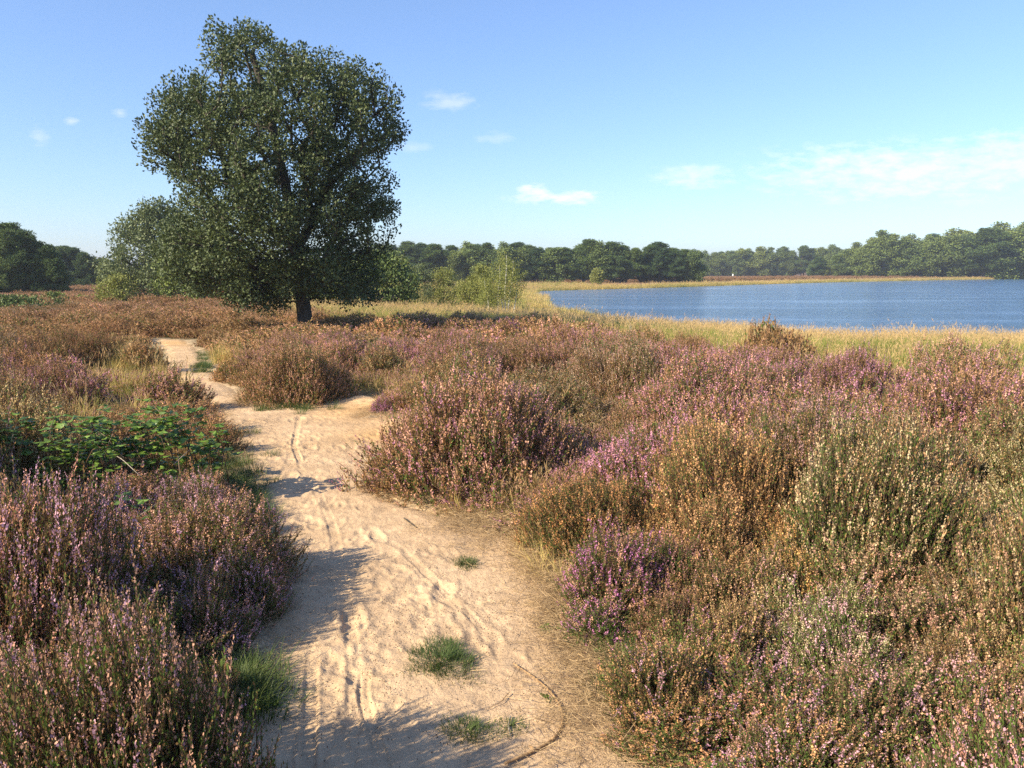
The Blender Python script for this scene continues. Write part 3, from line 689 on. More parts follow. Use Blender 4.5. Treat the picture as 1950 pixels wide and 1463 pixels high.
# ---------------------------------------------------------------- grasses
def blade(h, w, lean, az, segs_=3, part=.5, tip=.15, droop=1.0, base=(0, 0)):
    qs = []; dx, dy = math.cos(az), math.sin(az); sx_, sy_ = -dy, dx; pc = random.random()
    P = []
    for i in range(segs_ + 1):
        t = i / segs_; out = lean * h * (t ** (1 + droop)); P.append(np.array([base[0] + dx * out, base[1] + dy * out, h * t * (1 - .25 * lean * t * droop)]))
    for i in range(segs_):
        w0 = w / 2 * (1 - (1 - tip) * i / segs_); w1 = w / 2 * (1 - (1 - tip) * (i + 1) / segs_); s = np.array([sx_, sy_, 0])
        qs.append(([P[i] - s * w0, P[i] + s * w0, P[i + 1] + s * w1, P[i + 1] - s * w1], part, pc))
    return qs, P
def tuft(name, n, h, w, spread, mat, seed_heads=0, segs_=3, wild=.6, link=False, part=.5):
    parts = []
    for i in range(n):
        a = random.random() * 6.28; r0 = spread * math.sqrt(random.random()); b = (r0 * math.cos(a), r0 * math.sin(a))
        qs, P = blade(h * random.uniform(.45, 1.1), w, random.uniform(.1, wild * 1.6), a + random.gauss(0, .7), segs_, part, base=b)
        v, q, d = from_quads(qs); D = np.stack([d[:, 0], np.full(len(d), random.random()), d[:, 1]], 1); parts.append((v, q, D))
    for i in range(seed_heads):
        a = random.random() * 6.28; r0 = spread * .5 * random.random(); b = (r0 * math.cos(a), r0 * math.sin(a))
        hh = h * random.uniform(1.2, 1.6)
        qs, P = blade(hh, w * .45, random.uniform(.1, .45), a, 3, 0.0, tip=.6, base=b)
        for k in range(7):
            t = random.uniform(.72, 1); p = P[2] + (P[3] - P[2]) * (t - .66) / .34
            qs.append(quad(p, np.array([random.gauss(0, .02), random.gauss(0, .02), .05]), w * .9, np.array([random.random() - .5, random.random() - .5, 0]), 0.0, random.random()))
        v, q, d = from_quads(qs); D = np.stack([d[:, 0], np.full(len(d), random.random()), d[:, 1]], 1); parts.append((v, q, D))
    V, Q_, D = merge(parts); return build(name, V, Q_, mat, dat=D, link=link)
TALL = [tuft('t', 100, .36, .006, .14, M_TALLGRASS, sh, 3) for sh in (2, 1, 5, 0)]
TALLFAR = [tuft('t', 50, .36, .018, .30, M_TALLGRASS, sh, 2) for sh in (1, 0, 3)]
def grass_object(name, label, protos, xs, ys, sc, hp, tilt=.12, zoff=-.02):
    n = len(xs); zz_ = height(xs, ys) + zoff; s = sc
    return scatter(name, label, protos, np.stack([xs, ys, zz_], 1), np.stack([rr_.normal(0, tilt, n), rr_.normal(.08, tilt, n), rr_.random(n) * 6.28], 1), np.stack([s, s, s * rr_.uniform(.8, 1.2, n)], 1), rr_.integers(0, len(protos), n), {'hp': np.stack([hp, hp, hp], 1)})
def grass_zone(n, y0, y1, cond, k=.68, m=3):
    ys = np.sqrt(rr_.uniform(y0 ** 2, y1 ** 2, n)); xs = rr_.uniform(-1, 1, n) * (k * ys + m)
    c = cond(xs, ys); return xs[c], ys[c]
def slope(x, y): return (poly_sd(x, y, HEATH) + (fbm(x * .6, y * .6, 55) - .5) * 1.5 < .35) & (-poly_sd(x, y, LAKE) > -.3) & (x > -11 - (y - 20) * .1)
gx, gy = grass_zone(26000, 7.5, 36, slope)
gp = np.clip(.02 + 1.3 * (fbm(gx * .35, gy * .35, 70) - .42) + .40 * sstep(5, 0, -poly_sd(gx, gy, LAKE)) + .45 * sstep(6.5, 10, gx) * sstep(16, 10, gy), 0, 1)
grass_object('tall_grass', 'tall green and golden grass on the slope down to the lake', TALL, gx, gy, rr_.uniform(.8, 1.35, len(gx)) , gp)
gx, gy = grass_zone(22000, 34, 140, lambda x, y: (-poly_sd(x, y, LAKE) > -.5) & (x < 12) & (x > -32) & (poly_sd(x, y, HEATH) < 0) & (np.hypot(x + .3, (y - 35.5) * .6) > 1.6))
gp = np.clip(.34 + 1.1 * (fbm(gx * .2, gy * .2, 71) - .45) + .5 * sstep(3, 0, -poly_sd(gx, gy, LAKE)), 0, 1)
grass_object('rough_grass', 'rough tan grass around the birches beyond the heath', TALLFAR, gx, gy, rr_.uniform(.8, 1.4, len(gx)), gp)
gx, gy = grass_zone(2600, 5.5, 16, lambda x, y: (poly_sd(x, y, HEATH) > 0) & (path_sd(x, y) < -.2) & (fbm(x * .8, y * .8, 123) > .5))
grass_object('heath_grass', 'thin dry grass growing up through the heather', TALL, gx, gy, rr_.uniform(.7, 1.3, len(gx)), np.clip(rr_.normal(.6, .3, len(gx)), 0, 1))
# far shore reeds
L = np.array(LAKE); xs, ys = [], []
for i in range(12, 20):
    a, b = L[i], L[i + 1]; n = int(np.linalg.norm(b - a) * 26); t_ = rr_.random(n)[:, None]; d = (b - a) / np.linalg.norm(b - a); nrm = np.array([-d[1], d[0]])
    p = a + (b - a) * t_ + nrm * rr_.uniform(-.8, 3, n)[:, None]; xs.append(p[:, 0]); ys.append(p[:, 1])
xs, ys = np.concatenate(xs), np.concatenate(ys); k = ys < 330; xs, ys = xs[k], ys[k]
grass_object('shore_reeds', 'band of golden reeds along the far shore of the lake', TALLFAR, xs, ys, rr_.uniform(.9, 1.7, len(xs)), np.clip(.62 + .7 * (fbm(xs * .06, ys * .06, 72) - .5), 0, 1))
# heath bank behind the far shore
n = 9000; t_ = rr_.uniform(105, 330, n); xs = rr_.uniform(0, .75, n) * t_ + rr_.normal(0, 3, n) ; sdl = -poly_sd(xs, t_, LAKE)
k = (sdl > 12) & (sdl < 42) & (t_ > 150); xs, ys = xs[k], t_[k]
D2 = [q[2].copy() for q in DOMES[2] if q[0] < .6]; nn_ = len(xs)
scatter('far_bank_heath', 'reddish brown heath strip between the reeds and the far wood', D2, np.stack([xs, ys, height(xs, ys)], 1), np.zeros((nn_, 3)) + np.array([0, 0, 1]) * rr_.random((nn_, 1)) * 6.28,
        np.ones((nn_, 3)) * rr_.uniform(1.0, 1.8, (nn_, 1)), rr_.integers(0, len(D2), nn_), {'bloom': np.tile(PTAN, (nn_, 1)), 'fade': np.tile((.36, .2, .13), (nn_, 1)), 'hp': np.tile((.4, .2, .9), (nn_, 1))})
t_ = rr_.uniform(38, 92, 1500); xs = rr_.uniform(-.66, -.34, 1500) * t_; nn_ = len(xs)
scatter('clearing_heath', 'reddish brown heath in the clearing between the left edge pines and the oak', D2[:4] if False else [q.copy() for q in D2], np.stack([xs, t_, height(xs, t_) - .05], 1), np.zeros((nn_, 3)) + np.array([0, 0, 1]) * rr_.random((nn_, 1)) * 6.28,
        np.ones((nn_, 3)) * rr_.uniform(1.0, 1.9, (nn_, 1)), rr_.integers(0, len(D2), nn_), {'bloom': np.tile(PTAN, (nn_, 1)), 'fade': np.tile((.45, .25, .14), (nn_, 1)), 'hp': np.tile((.3, .2, .9), (nn_, 1))})
# short green grass beside the path on the left + in the shade
SHORT = [tuft('s', 130, .085, .0035, .09, M_SHORTGRASS, 0, 3, .9) for _ in range(4)]
xs, ys = [], []
for (u, v, su, sv, n) in [(435, 985, 30, 35, 170), (415, 1310, 40, 32, 40), (455, 1340, 25, 25, 8), (545, 785, 35, 4, 12), (1090, 1040, 30, 40, 25), (1090, 870, 60, 40, 120), (1180, 1230, 12, 60, 12), (385, 690, 8, 12, 30), (350, 900, 70, 40, 120)]:
    for _ in range(n):
        p = at(u + rr_.normal(0, su), v + rr_.normal(0, sv)); xs.append(p[0]); ys.append(p[1])
xs, ys = np.array(xs), np.array(ys)
grass_object('short_grass', 'short green grass along the left edge of the path', SHORT, xs, ys, rr_.uniform(.7, 1.5, len(xs)), np.clip(rr_.normal(.35, .15, len(xs)), 0, 1), zoff=-.012)

# straw litter
def straw_proto(n, L, w, rad):
    P = np.stack([rng.normal(0, rad, n), rng.normal(0, rad, n), rng.uniform(.002, .03, n)], 1); a = rng.random(n) * 6.28
    D = np.stack([np.cos(a), np.sin(a), rng.normal(.05, .18, n)], 1)
    t_ = [from_quads([([np.array([-w, 0, 0]), np.array([w, 0, 0]), np.array([w * .6, .0, 1]) + b, np.array([-w * .6, 0, 1]) + b], .5, random.random())]) for b in (np.array([0, .1, 0]), np.array([0, -.08, 0]))]
    V, Q_, Dd = stamp(t_, P, D, L * rng.uniform(.4, 1.2, n), rng.random(n) * 6.28); return build('straw', V, Q_, M_STRAW, dat=Dd, link=False)
STRAW = [straw_proto(110, .065, .013, .10) for _ in range(4)]
xs, ys = [], []
for (u, v, su, sv, n) in [(980, 980, 60, 20, 170), (1040, 1010, 50, 35, 170), (1050, 1080, 40, 50, 120), (1090, 1180, 35, 50, 90), (1130, 1330, 40, 70, 60), (930, 1010, 70, 25, 60), (1000, 900, 80, 25, 120), (1080, 940, 50, 25, 120), (720, 760, 50, 15, 60), (1180, 720, 60, 12, 60)]:
    for _ in range(n):
        p = at(u + rr_.normal(0, su), v + rr_.normal(0, sv)); xs.append(p[0]); ys.append(p[1])
px_e = rr_.uniform(-4, 2.5, 9000); py_e = rr_.uniform(1.2, 14, 9000); k = (np.abs(path_sd(px_e, py_e) + .05) < .10); xs += list(px_e[k][:900]); ys += list(py_e[k][:900])
xs, ys = np.array(xs), np.array(ys); n = len(xs)
scatter('dry_grass_litter', 'dry straw coloured grass litter along the right edge of the path', STRAW, np.stack([xs, ys, height(xs, ys) + .004], 1), np.stack([0 * xs, 0 * xs, rr_.random(n) * 6.28], 1), np.ones((n, 3)) * rr_.uniform(.5, 1.2, (n, 1)), rr_.integers(0, 4, n))
# standing dry grass at the straw corner
DRY = [tuft('d', 60, .20, .0035, .07, M_TALLGRASS, 3, 3, .9) for _ in range(3)]
xs, ys = [], []
for (u, v, su, sv, n) in [(1010, 960, 55, 20, 60), (1060, 1020, 30, 35, 40), (1080, 910, 50, 25, 60), (1040, 880, 50, 20, 30), (700, 745, 40, 8, 12)]:
    for _ in range(n):
        p = at(u + rr_.normal(0, su), v + rr_.normal(0, sv)); xs.append(p[0]); ys.append(p[1])
xs, ys = np.array(xs), np.array(ys)
grass_object('dry_grass', 'thin dry tan grass between the big mound and the magenta heather', DRY, xs, ys, rr_.uniform(.6, 1.1, len(xs)), np.clip(rr_.normal(.9, .1, len(xs)), 0, 1), .25)

# dark crumbs of litter on the sand
def crumb_proto(n):
    t_ = from_quads([quad((0, 0, 0), (1, 0, .2), .5, (0, 0, 1), 0.0, .5), quad((0, 0, 0), (1, 0, -.1), .5, (0, 1, 0), 0.0, .5)])
    P = np.stack([rng.normal(0, .12, n), rng.normal(0, .12, n), rng.uniform(.001, .006, n)], 1); a = rng.random(n) * 6.28
    V, Q_, D = stamp([t_], P, np.stack([np.cos(a), np.sin(a), 0 * a], 1), rng.uniform(.003, .010, n), rng.random(n) * 6.28); return build('c', V, Q_, M_STRAW, dat=D, link=False)
CR = [crumb_proto(26) for _ in range(3)]
px_e = rr_.uniform(-4, 2.2, 12000); py_e = rr_.uniform(1.5, 11, 12000); q = path_sd(px_e, py_e); k = (q > -.1) & ((fbm(px_e * 2, py_e * 2, 88) > .55) | (q < .15)); px_e, py_e = px_e[k][:380], py_e[k][:380]; n = len(px_e)
scatter('path_crumbs', 'dark crumbs of heather litter on the sand', CR, np.stack([px_e, py_e, height(px_e, py_e) + .006], 1), np.stack([0 * px_e, 0 * px_e, rr_.random(n) * 6.28], 1), np.ones((n, 3)), rr_.integers(0, 3, n))

# ---------------------------------------------------------------- tufts and weeds on the path (things)
def patch(u, v, rx, ry, n, h, mat, name, label, cat, gp=.3):
    c = at(u, v); parts = []
    ph = [random.random() * 6.28 for _ in range(3)]
    for i in range(n):
        a = random.random() * 6.28; r0 = random.random() ** .62 * (1 + random.gauss(0, .14)) * (1 + .22 * math.sin(2 * a + ph[0]) + .16 * math.sin(3 * a + ph[1]) + .10 * math.sin(7 * a + ph[2])); b = (rx * r0 * math.cos(a), ry * r0 * math.sin(a))
        qs, P = blade(h * random.uniform(.5, 1.15) * (1.1 - .4 * r0), .0032, random.uniform(.3, 1.3), a + random.gauss(0, .9), 3, .5, base=b)
        v_, q_, d = from_quads(qs); parts.append((v_, q_, np.stack([d[:, 0], np.full(len(d), random.random()), d[:, 1]], 1)))
    V, Q_, D = merge(parts); o = build(name, V, Q_, mat, dat=D); o.location = (c[0], c[1], hz(*c) - .004); o['hp'] = [gp, gp, gp]
    return tag(o, label, cat)
patch(842, 1262, .145, .20, 1500, .062, M_SHORTGRASS, 'grass_tuft', 'dense green grass tuft in the middle of the sand path, left of the curved stick', 'grass tuft', .30)
patch(893, 1395, .11, .10, 620, .045, M_SHORTGRASS, 'grass_tuft', 'thinner half buried grass tuft at the bottom of the path below the dense one', 'grass tuft', .5)
patch(888, 1080, .085, .09, 420, .045, M_SHORTGRASS, 'grass_tuft', 'small green grass tuft beside the wheel rut halfway along the path', 'grass tuft', .25)
patch(975, 1385, .06, .07, 170, .035, M_SHORTGRASS, 'grass_tuft', 'sparse grass sprigs inside the bow of the curved stick', 'grass tuft', .5)
def leaf_temp(l, w, nseg=2, fold=.2, cup=.1):
    qs = []; prof = [.0, .8, 1.0, .62, .0] if nseg == 4 else [.05, 1.0, .05]
    pc = random.random()
    for s in (-1, 1):
        for i in range(len(prof) - 1):
            z0, z1 = i / (len(prof) - 1) * l, (i + 1) / (len(prof) - 1) * l
            f = lambda z, p: np.array([s * w / 2 * p, fold * w * p + cup * math.sin(z / l * 3) * l, z])
            qs.append(([np.array([0, cup * math.sin(z0 / l * 3) * l, z0]), f(z0, prof[i]), f(z1, prof[i + 1]), np.array([0, cup * math.sin(z1 / l * 3) * l, z1])], .5, pc))
    return from_quads(qs)
def weed(u, v, label, n=26, r=.06):
    c = at(u, v); T_ = [leaf_temp(1, .55, 4) for _ in range(4)]
    r *= .6; P = np.stack([rng.normal(0, r * .4, n), rng.normal(0, r * .4, n), rng.uniform(.002, .02, n)], 1); D = norm(P * np.array([1, 1, 0]) + rng.normal(0, .02, (n, 3)) + np.array([0, 0, .012]))
    V, Q_, Dd = stamp(T_, P, D, rng.uniform(.014, .028, n), rng.random(n) * 6.28)
    o = build('weed', V, Q_, M_BRAMBLE, dat=Dd); o.location = (c[0], c[1], hz(*c)); tag(o, label, 'weed')
weed(1042, 1205, 'small leafy weed on the sand left of the grassy weed cluster', 30, .05)
weed(1128, 1232, 'broader leafy weed under the magenta heather at the path edge', 44, .07)
weed(1140, 1250, 'low weed touching the heather right of the broader leafy weed', 30, .035)
weed(1042, 1335, 'tiny weed on the sand above the curved stick', 14, .035)
weed(820, 962, 'tiny green weed at the foot of the large rounded mound', 22, .05)
weed(520, 1345, 'yellowish weed at the left edge of the path in front of the shaded grass', 40, .06)

# yellow flower
c = at(492, 1374); fl = thing('yellow_flower', (c[0], c[1], hz(*c)), 'tiny yellow dandelion like flower at the shaded left edge of the path', 'flower')
v, q, d = tube([(0, 0, 0), (.004, 0, .03), (.0, 0, .05)], .0015); build('stem', v, q, M_BRAMBLE, fl, dat=np.column_stack([d[:, 0] + .5, d[:, 1:]]))
qs = []
for i in range(26):
    a = random.random() * 6.28; qs.append(quad((0, 0, .05), np.array([math.cos(a), math.sin(a), random.uniform(0, .6)]) * .012, .005, (0, 0, 1), .5, .5))
v, q, d = from_quads(qs); build('petals', v, q, plain('yellow_petal', (.75, .50, .02)), fl)

# sticks
def stick(pts_px, r0, r1, label, mat=M_STICK, z=.008, forks=(), name='stick'):
    P = np.array([(*at(u, v), 0) for u, v in pts_px]); tt = np.linspace(0, 1, len(P)); T = np.linspace(0, 1, 40)
    Pi = np.stack([np.interp(T, tt, P[:, k]) for k in range(3)], 1)
    for _ in range(4): Pi[1:-1] = (Pi[:-2] + 2 * Pi[1:-1] + Pi[2:]) / 4
    Pi[:, 2] = [hz(a, b) + z + random.gauss(0, .0006) for a, b, _ in Pi]
    parts = [tube(Pi, np.linspace(r0, r1, len(Pi)) * (1 + .12 * np.sin(np.arange(len(Pi)) * 2.1)), 6 if False else 4)]
    o0 = Pi[0].copy()
    for f in forks:
        i = f[0]; e = Pi[i] + np.array([f[1], f[2], f[3]]); parts.append(tube([Pi[i], (Pi[i] + e) / 2 + np.array([0, 0, .003]), e], [r1 * 1.2, r1, r1 * .5]))
    V, Q_, D = merge(parts); o = build(name, V - o0, Q_, mat, dat=D, smooth=True); o.location = o0; return tag(o, label, 'stick')
stick([(978, 1268), (1015, 1292), (1048, 1320), (1068, 1348), (1074, 1372), (1066, 1398), (1045, 1418), (1010, 1437), (962, 1458)], .0042, .0068, 'long thin brown stick bent like a bow on the sand in the lower path', forks=[(28, .02, .012, .006), (33, -.02, .02, .004)])
stick([(970, 1322), (955, 1340), (930, 1353)], .0022, .0014, 'short thin twig on the sand left of the bowed stick')
stick([(972, 1368), (968, 1385), (972, 1405)], .004, .0025, 'stubby grey twig standing in the sprigs inside the bowed stick', M_TWIG)
stick([(770, 994), (782, 1003), (793, 1012)], .006, .004, 'dark short piece of wood on the sand in front of the large mound', M_OAKBARK)
def dead_shrub(u, v, h, label, n=6, spread=.8, r=.006):
    c = atg(u, v); parts = []
    def grow(p, d, L, r, k):
        P = [p]
        for i in range(4):
            d = norm(d + np.random.default_rng(int(1e6 * random.random())).normal(0, .16, 3)); p = p + d * L / 4; P.append(p)
        parts.append(tube(P, np.linspace(r, r * .55, 5), 4))
        if k:
            for j in range(3): grow(P[2 + j % 3], norm(d + np.array([random.gauss(0, .5), random.gauss(0, .5), random.gauss(.1, .3)])), L * .62, r * .55, k - 1)
    for i in range(n): grow(np.zeros(3), norm(np.array([random.gauss(0, spread), random.gauss(-.2, spread * .6), 1])), h * random.uniform(.45, .75), r, 2)
    V, Q_, D = merge(parts); o = build('dead_twigs', V, Q_, M_TWIG, dat=D); o.location = (c[0], c[1], c[2]); return tag(o, label, 'dead branch')
dead_shrub(1195, 718, .75, 'bare grey dead twigs spreading in front of the dark domed heather', 7, .8, .007)
dead_shrub(1115, 905, .45, 'bare grey twigs sticking up behind the dry grass beside the large mound', 5, .5, .005)
dead_shrub(1880, 1230, .50, 'bare pale twigs over the heather in the lower right corner', 7, .8, .0035)
dead_shrub(1900, 850, .5, 'bare grey twigs behind the cream flowered heather at the right edge', 5, .6, .004)
def cane(pts, label, r=.004):
    P = np.array([(*at(u, v, z), z) for u, v, z in pts]); T = np.linspace(0, 1, 24); tt = np.linspace(0, 1, len(P))
    Pi = np.stack([np.interp(T, tt, P[:, k]) for k in range(3)], 1)
    for _ in range(3): Pi[1:-1] = (Pi[:-2] + 2 * Pi[1:-1] + Pi[2:]) / 4
    V, Q_, D = tube(Pi, np.linspace(r, r * .5, 24), 4); o = build('dead_cane', V - Pi[0], Q_, M_TWIG, dat=D); o.location = Pi[0]; return tag(o, label, 'dead branch')
cane([(-10, 838, .45), (40, 822, .48), (80, 806, .45)], 'pale dead cane at the left edge above the bramble leaves')
cane([(180, 850, .42), (230, 872, .5), (265, 905, .42), (290, 925, .30)], 'pale dead bramble cane arching down through the middle of the leaves')
cane([(330, 885, .40), (355, 862, .46), (362, 855, .46)], 'short pale dead cane at the right end of the bramble', .003)
cane([(262, 985, .40), (300, 958, .45), (350, 950, .40)], 'pale bent cane lying over the lilac mound below the bramble', .003)

# ---------------------------------------------------------------- bramble
def bramble(u, v, w, dpt, h, label, nc=18, nl=150):
    c = at(u, v); root = thing('bramble', (c[0], c[1], hz(*c)), label, 'bramble')
    parts = []; anchors = []
    for i in range(nc):
        a = random.uniform(-1, 1) * w * .5; y0 = random.uniform(-.3, .3) * dpt; a2 = a + random.uniform(-.6, .6) * w * .6; y1 = random.uniform(-.5, .5) * dpt; hh = h * random.uniform(.7, 1.15)
        P = []
        for t in np.linspace(0, 1, 8):
            P.append((a + (a2 - a) * t, y0 + (y1 - y0) * t, hh * math.sin(math.pi * (.08 + .75 * t))))
        parts.append(tube(P, np.linspace(.004, .002, 8), 4)); anchors += P[2:]
    V, Q_, D = merge(parts); build('canes', V, Q_, M_BRAMBLE, root, dat=D)
    A = np.array(anchors); k = rng.integers(0, len(A), nl); P = A[k] + rng.normal(0, .05, (nl, 3)) * np.array([1, 1, .8]); P[:, 2] = np.maximum(P[:, 2], .03)
    lt_ = [leaf_temp(1, .62, 4, .18, .06) for _ in range(5)]
    PP, DD, SS, G = [], [], [], []
    for p in P:
        a = random.random() * 6.28; n_ = random.choice((3, 3, 5)); g_ = random.random(); s = random.uniform(.038, .066)
        for j in range(n_):
            b = a + (j - (n_ - 1) / 2) * (1.35 if n_ == 3 else .95); PP.append(p); DD.append((math.cos(b), math.sin(b), random.uniform(-.35, .25))); SS.append(s * (1.2 if j == n_ // 2 else 1)); G.append(g_)
    V, Q_, Dd = stamp(lt_, np.array(PP), np.array(DD), np.array(SS), rng.normal(math.pi, .3, len(PP)), gdat=np.array(G))
    build('leaves', V, Q_, M_BRAMBLE, root, dat=Dd)
bramble(245, 975, 1.45, .8, .64, 'green bramble with toothed leaves sprawling over the heather left of the path', 30, 520)
bramble(425, 925, .3, .3, .30, 'small bramble shoot at the shaded path edge right of the larger bramble', 6, 26)
bramble(60, 940, .5, .5, .34, 'sparse bramble shoots at the left edge of the photo', 6, 34)
bramble(250, 1110, .4, .3, .44, 'few bramble leaves poking out of the lilac heather mound', 4, 12)

# ---------------------------------------------------------------- trees
def grow_tree(name, loc, label, cat, clusters, trunk, r0, leafT, leaf_n, leaf_s, crad, mL, mB, group=None, maxd=99, upb=.25, sides=5, gexp=.42, rmin=.008, step=.6, crown_name='crown', trunk_name='trunk', flat=1.0):
    """clusters: (N,3) leaf cluster centres; trunk: polyline; limbs join every cluster to the nearest wood"""
    root = thing(name, loc, label, cat, group)
    nodes = [np.array(p, float) for p in trunk]; par = [-1] + list(range(len(trunk) - 1)); path = [0.0]
    for i in range(1, len(trunk)): path.append(path[-1] + np.linalg.norm(nodes[i] - nodes[i - 1]))
    cr = nodes[len(trunk) // 2]; order = np.argsort(np.linalg.norm(clusters - cr, axis=1))
    first = max(1, int(len(trunk) * .35)); leafn = []; kept = []
    NA = np.zeros((len(clusters) * 14 + len(trunk), 3)); PL = np.zeros(len(NA)); cnt = len(nodes)
    NA[:cnt] = nodes; PL[:cnt] = path
    for ci in order:
        c = clusters[ci]; dd = np.linalg.norm(NA[first:cnt] - c, axis=1); below = np.maximum(NA[first:cnt, 2] - c[2] + .1, 0)
        j = int(np.argmin(dd + .25 * PL[first:cnt] + .8 * below)) + first
        d = np.linalg.norm(c - NA[j])
        if d > maxd: continue
        kept.append(ci); k = max(1, min(12, int(d / step))); prev = j; A = NA[j].copy()
        for s in range(1, k + 1):
            t = s / k; p = A + (c - A) * t; p[2] += .10 * d * math.sin(math.pi * t) * .6
            if s < k: p += rng.normal(0, .05 * d / k + .012, 3)
            NA[cnt] = p; PL[cnt] = PL[prev] + d / k; par.append(prev); prev = cnt; cnt += 1
        leafn.append(prev)
    cntw = np.zeros(cnt)
    for i in leafn: cntw[i] += 1
    for i in range(cnt - 1, 0, -1): cntw[par[i]] += cntw[i]
    rad = r0 * (np.maximum(cntw, 1) / cntw[0]) ** gexp; rad = np.maximum(rad, rmin)
    k = len(trunk)
    tb = tube(np.array(trunk), np.array([r0 * (1.25 if i == 0 else 1) * max(.22, (1 - .72 * i / k)) for i in range(k)]), 8 if sides > 4 else 5)
    kids = np.arange(k, cnt); pa = np.array(par)[kids]
    rp = np.minimum(rad[pa], rad[kids] * 1.35)
    sg = segs(NA[pa], NA[kids], rp, rad[kids], sides)
    V, Q_, D = merge([tb, sg]); build(trunk_name, V, Q_, mB, root, smooth=True)
    clusters = clusters[kept]; n = len(clusters) * leaf_n; ci = np.repeat(np.arange(len(clusters)), leaf_n)
    off = norm(rng.normal(0, 1, (n, 3))) * (rng.random((n, 1)) ** .45) * crad; off[:, 2] *= flat
    P = clusters[ci] + off
    D = norm(off / crad * .8 + rng.normal(0, .6, (n, 3)) + np.array([0, 0, upb]))
    g_ = np.clip(rng.random(len(clusters))[ci] * .5 + rng.random(n) * .5, 0, 1)
    V, Q_, Dd = stamp(leafT, P, D, leaf_s * rng.uniform(.7, 1.3, n), rng.random(n) * 6.28, gdat=g_)
    build(crown_name, V, Q_, mL, root, dat=Dd)
    return root
OAKLEAF = [leaf_temp(1, .62, 2, .12, .08) for _ in range(5)]
# the oak
D0 = atg(585, 650); OD = D0[1]; SC = OD / F
out = [(398, 40), (425, 22), (470, 38), (520, 42), (545, 58), (600, 66), (640, 84), (690, 92), (735, 128), (768, 165), (770, 205), (782, 235), (756, 262), (742, 285), (752, 320), (748, 350), (762, 385), (742, 420), (738, 455),
       (712, 480), (706, 520), (700, 560), (670, 588), (640, 575), (600, 560), (575, 575), (540, 572), (500, 590), (455, 585), (420, 570), (378, 572), (365, 545), (320, 540), (290, 520), (288, 480), (262, 470), (282, 440), (300, 405),
       (318, 375), (318, 345), (285, 335), (262, 300), (252, 270), (268, 220), (285, 195), (300, 160), (335, 130), (350, 125), (385, 90), (385, 60)]
outm = np.array([((u - 585) * SC, (634 - v) * SC * .955) for u, v in out])
N0 = 11000; bx = rng.uniform(outm[:, 0].min(), outm[:, 0].max(), N0); bz = rng.uniform(.4, outm[:, 1].max(), N0)
sdp = poly_sd(bx, bz, outm); k = sdp > .24 + .9 * np.clip(fbm(bx * 1.3, bz * 1.3, 40, 2) - .45, 0, 1) * (bz > 2.8); bx, bz, sdp = bx[k], bz[k], sdp[k]
half = np.minimum(3.0, 1.55 * np.sqrt(np.maximum(sdp - .1, 0)) + .25); yy = (1 - rng.random(len(bx)) ** 1.7 * .9) * half * np.where(rng.random(len(bx)) < .5, -1, 1)
# clumping: keep where 3d-ish noise is high
cn = .5 * fbm(bx * 1.7 + yy * .9, bz * 1.7 + 9, 12, 2) + .5 * fbm(bx * 1.5 + 5, yy * 1.8 + bz * .9, 13, 2)
low = bz < 2.6
k = (cn > .455) | (low & (cn > .44)) | ((sdp < .4) & (cn > .42))
CL = np.stack([bx * .96 + .30, yy, bz * 1.01], 1)[k]
# thin with minimum spacing
keep_ = []
for p in CL:
    if len(keep_) and np.min(np.sum((np.array(keep_[-900:]) - p) ** 2, 1)) < .25 ** 2: continue
    keep_.append(p)
CL = np.array(keep_[:1050])
trunk = [(0, 0, -.1), (-.03, 0, .5), (-.08, .02, 1.0), (-.12, 0, 1.6), (-.18, .05, 2.3), (-.30, .05, 3.1), (-.42, 0, 4.0), (-.62, -.05, 5.0), (-.80, 0, 6.0), (-1.1, 0, 7.0)]
grow_tree('oak_tree', (D0[0], D0[1], D0[2]), 'large lone oak with a broad dark green crown standing in the heather left of centre', 'tree', CL, trunk, .215, OAKLEAF, 104, .076, .265, M_OAK, M_OAKBARK, rmin=.010, maxd=1.5)

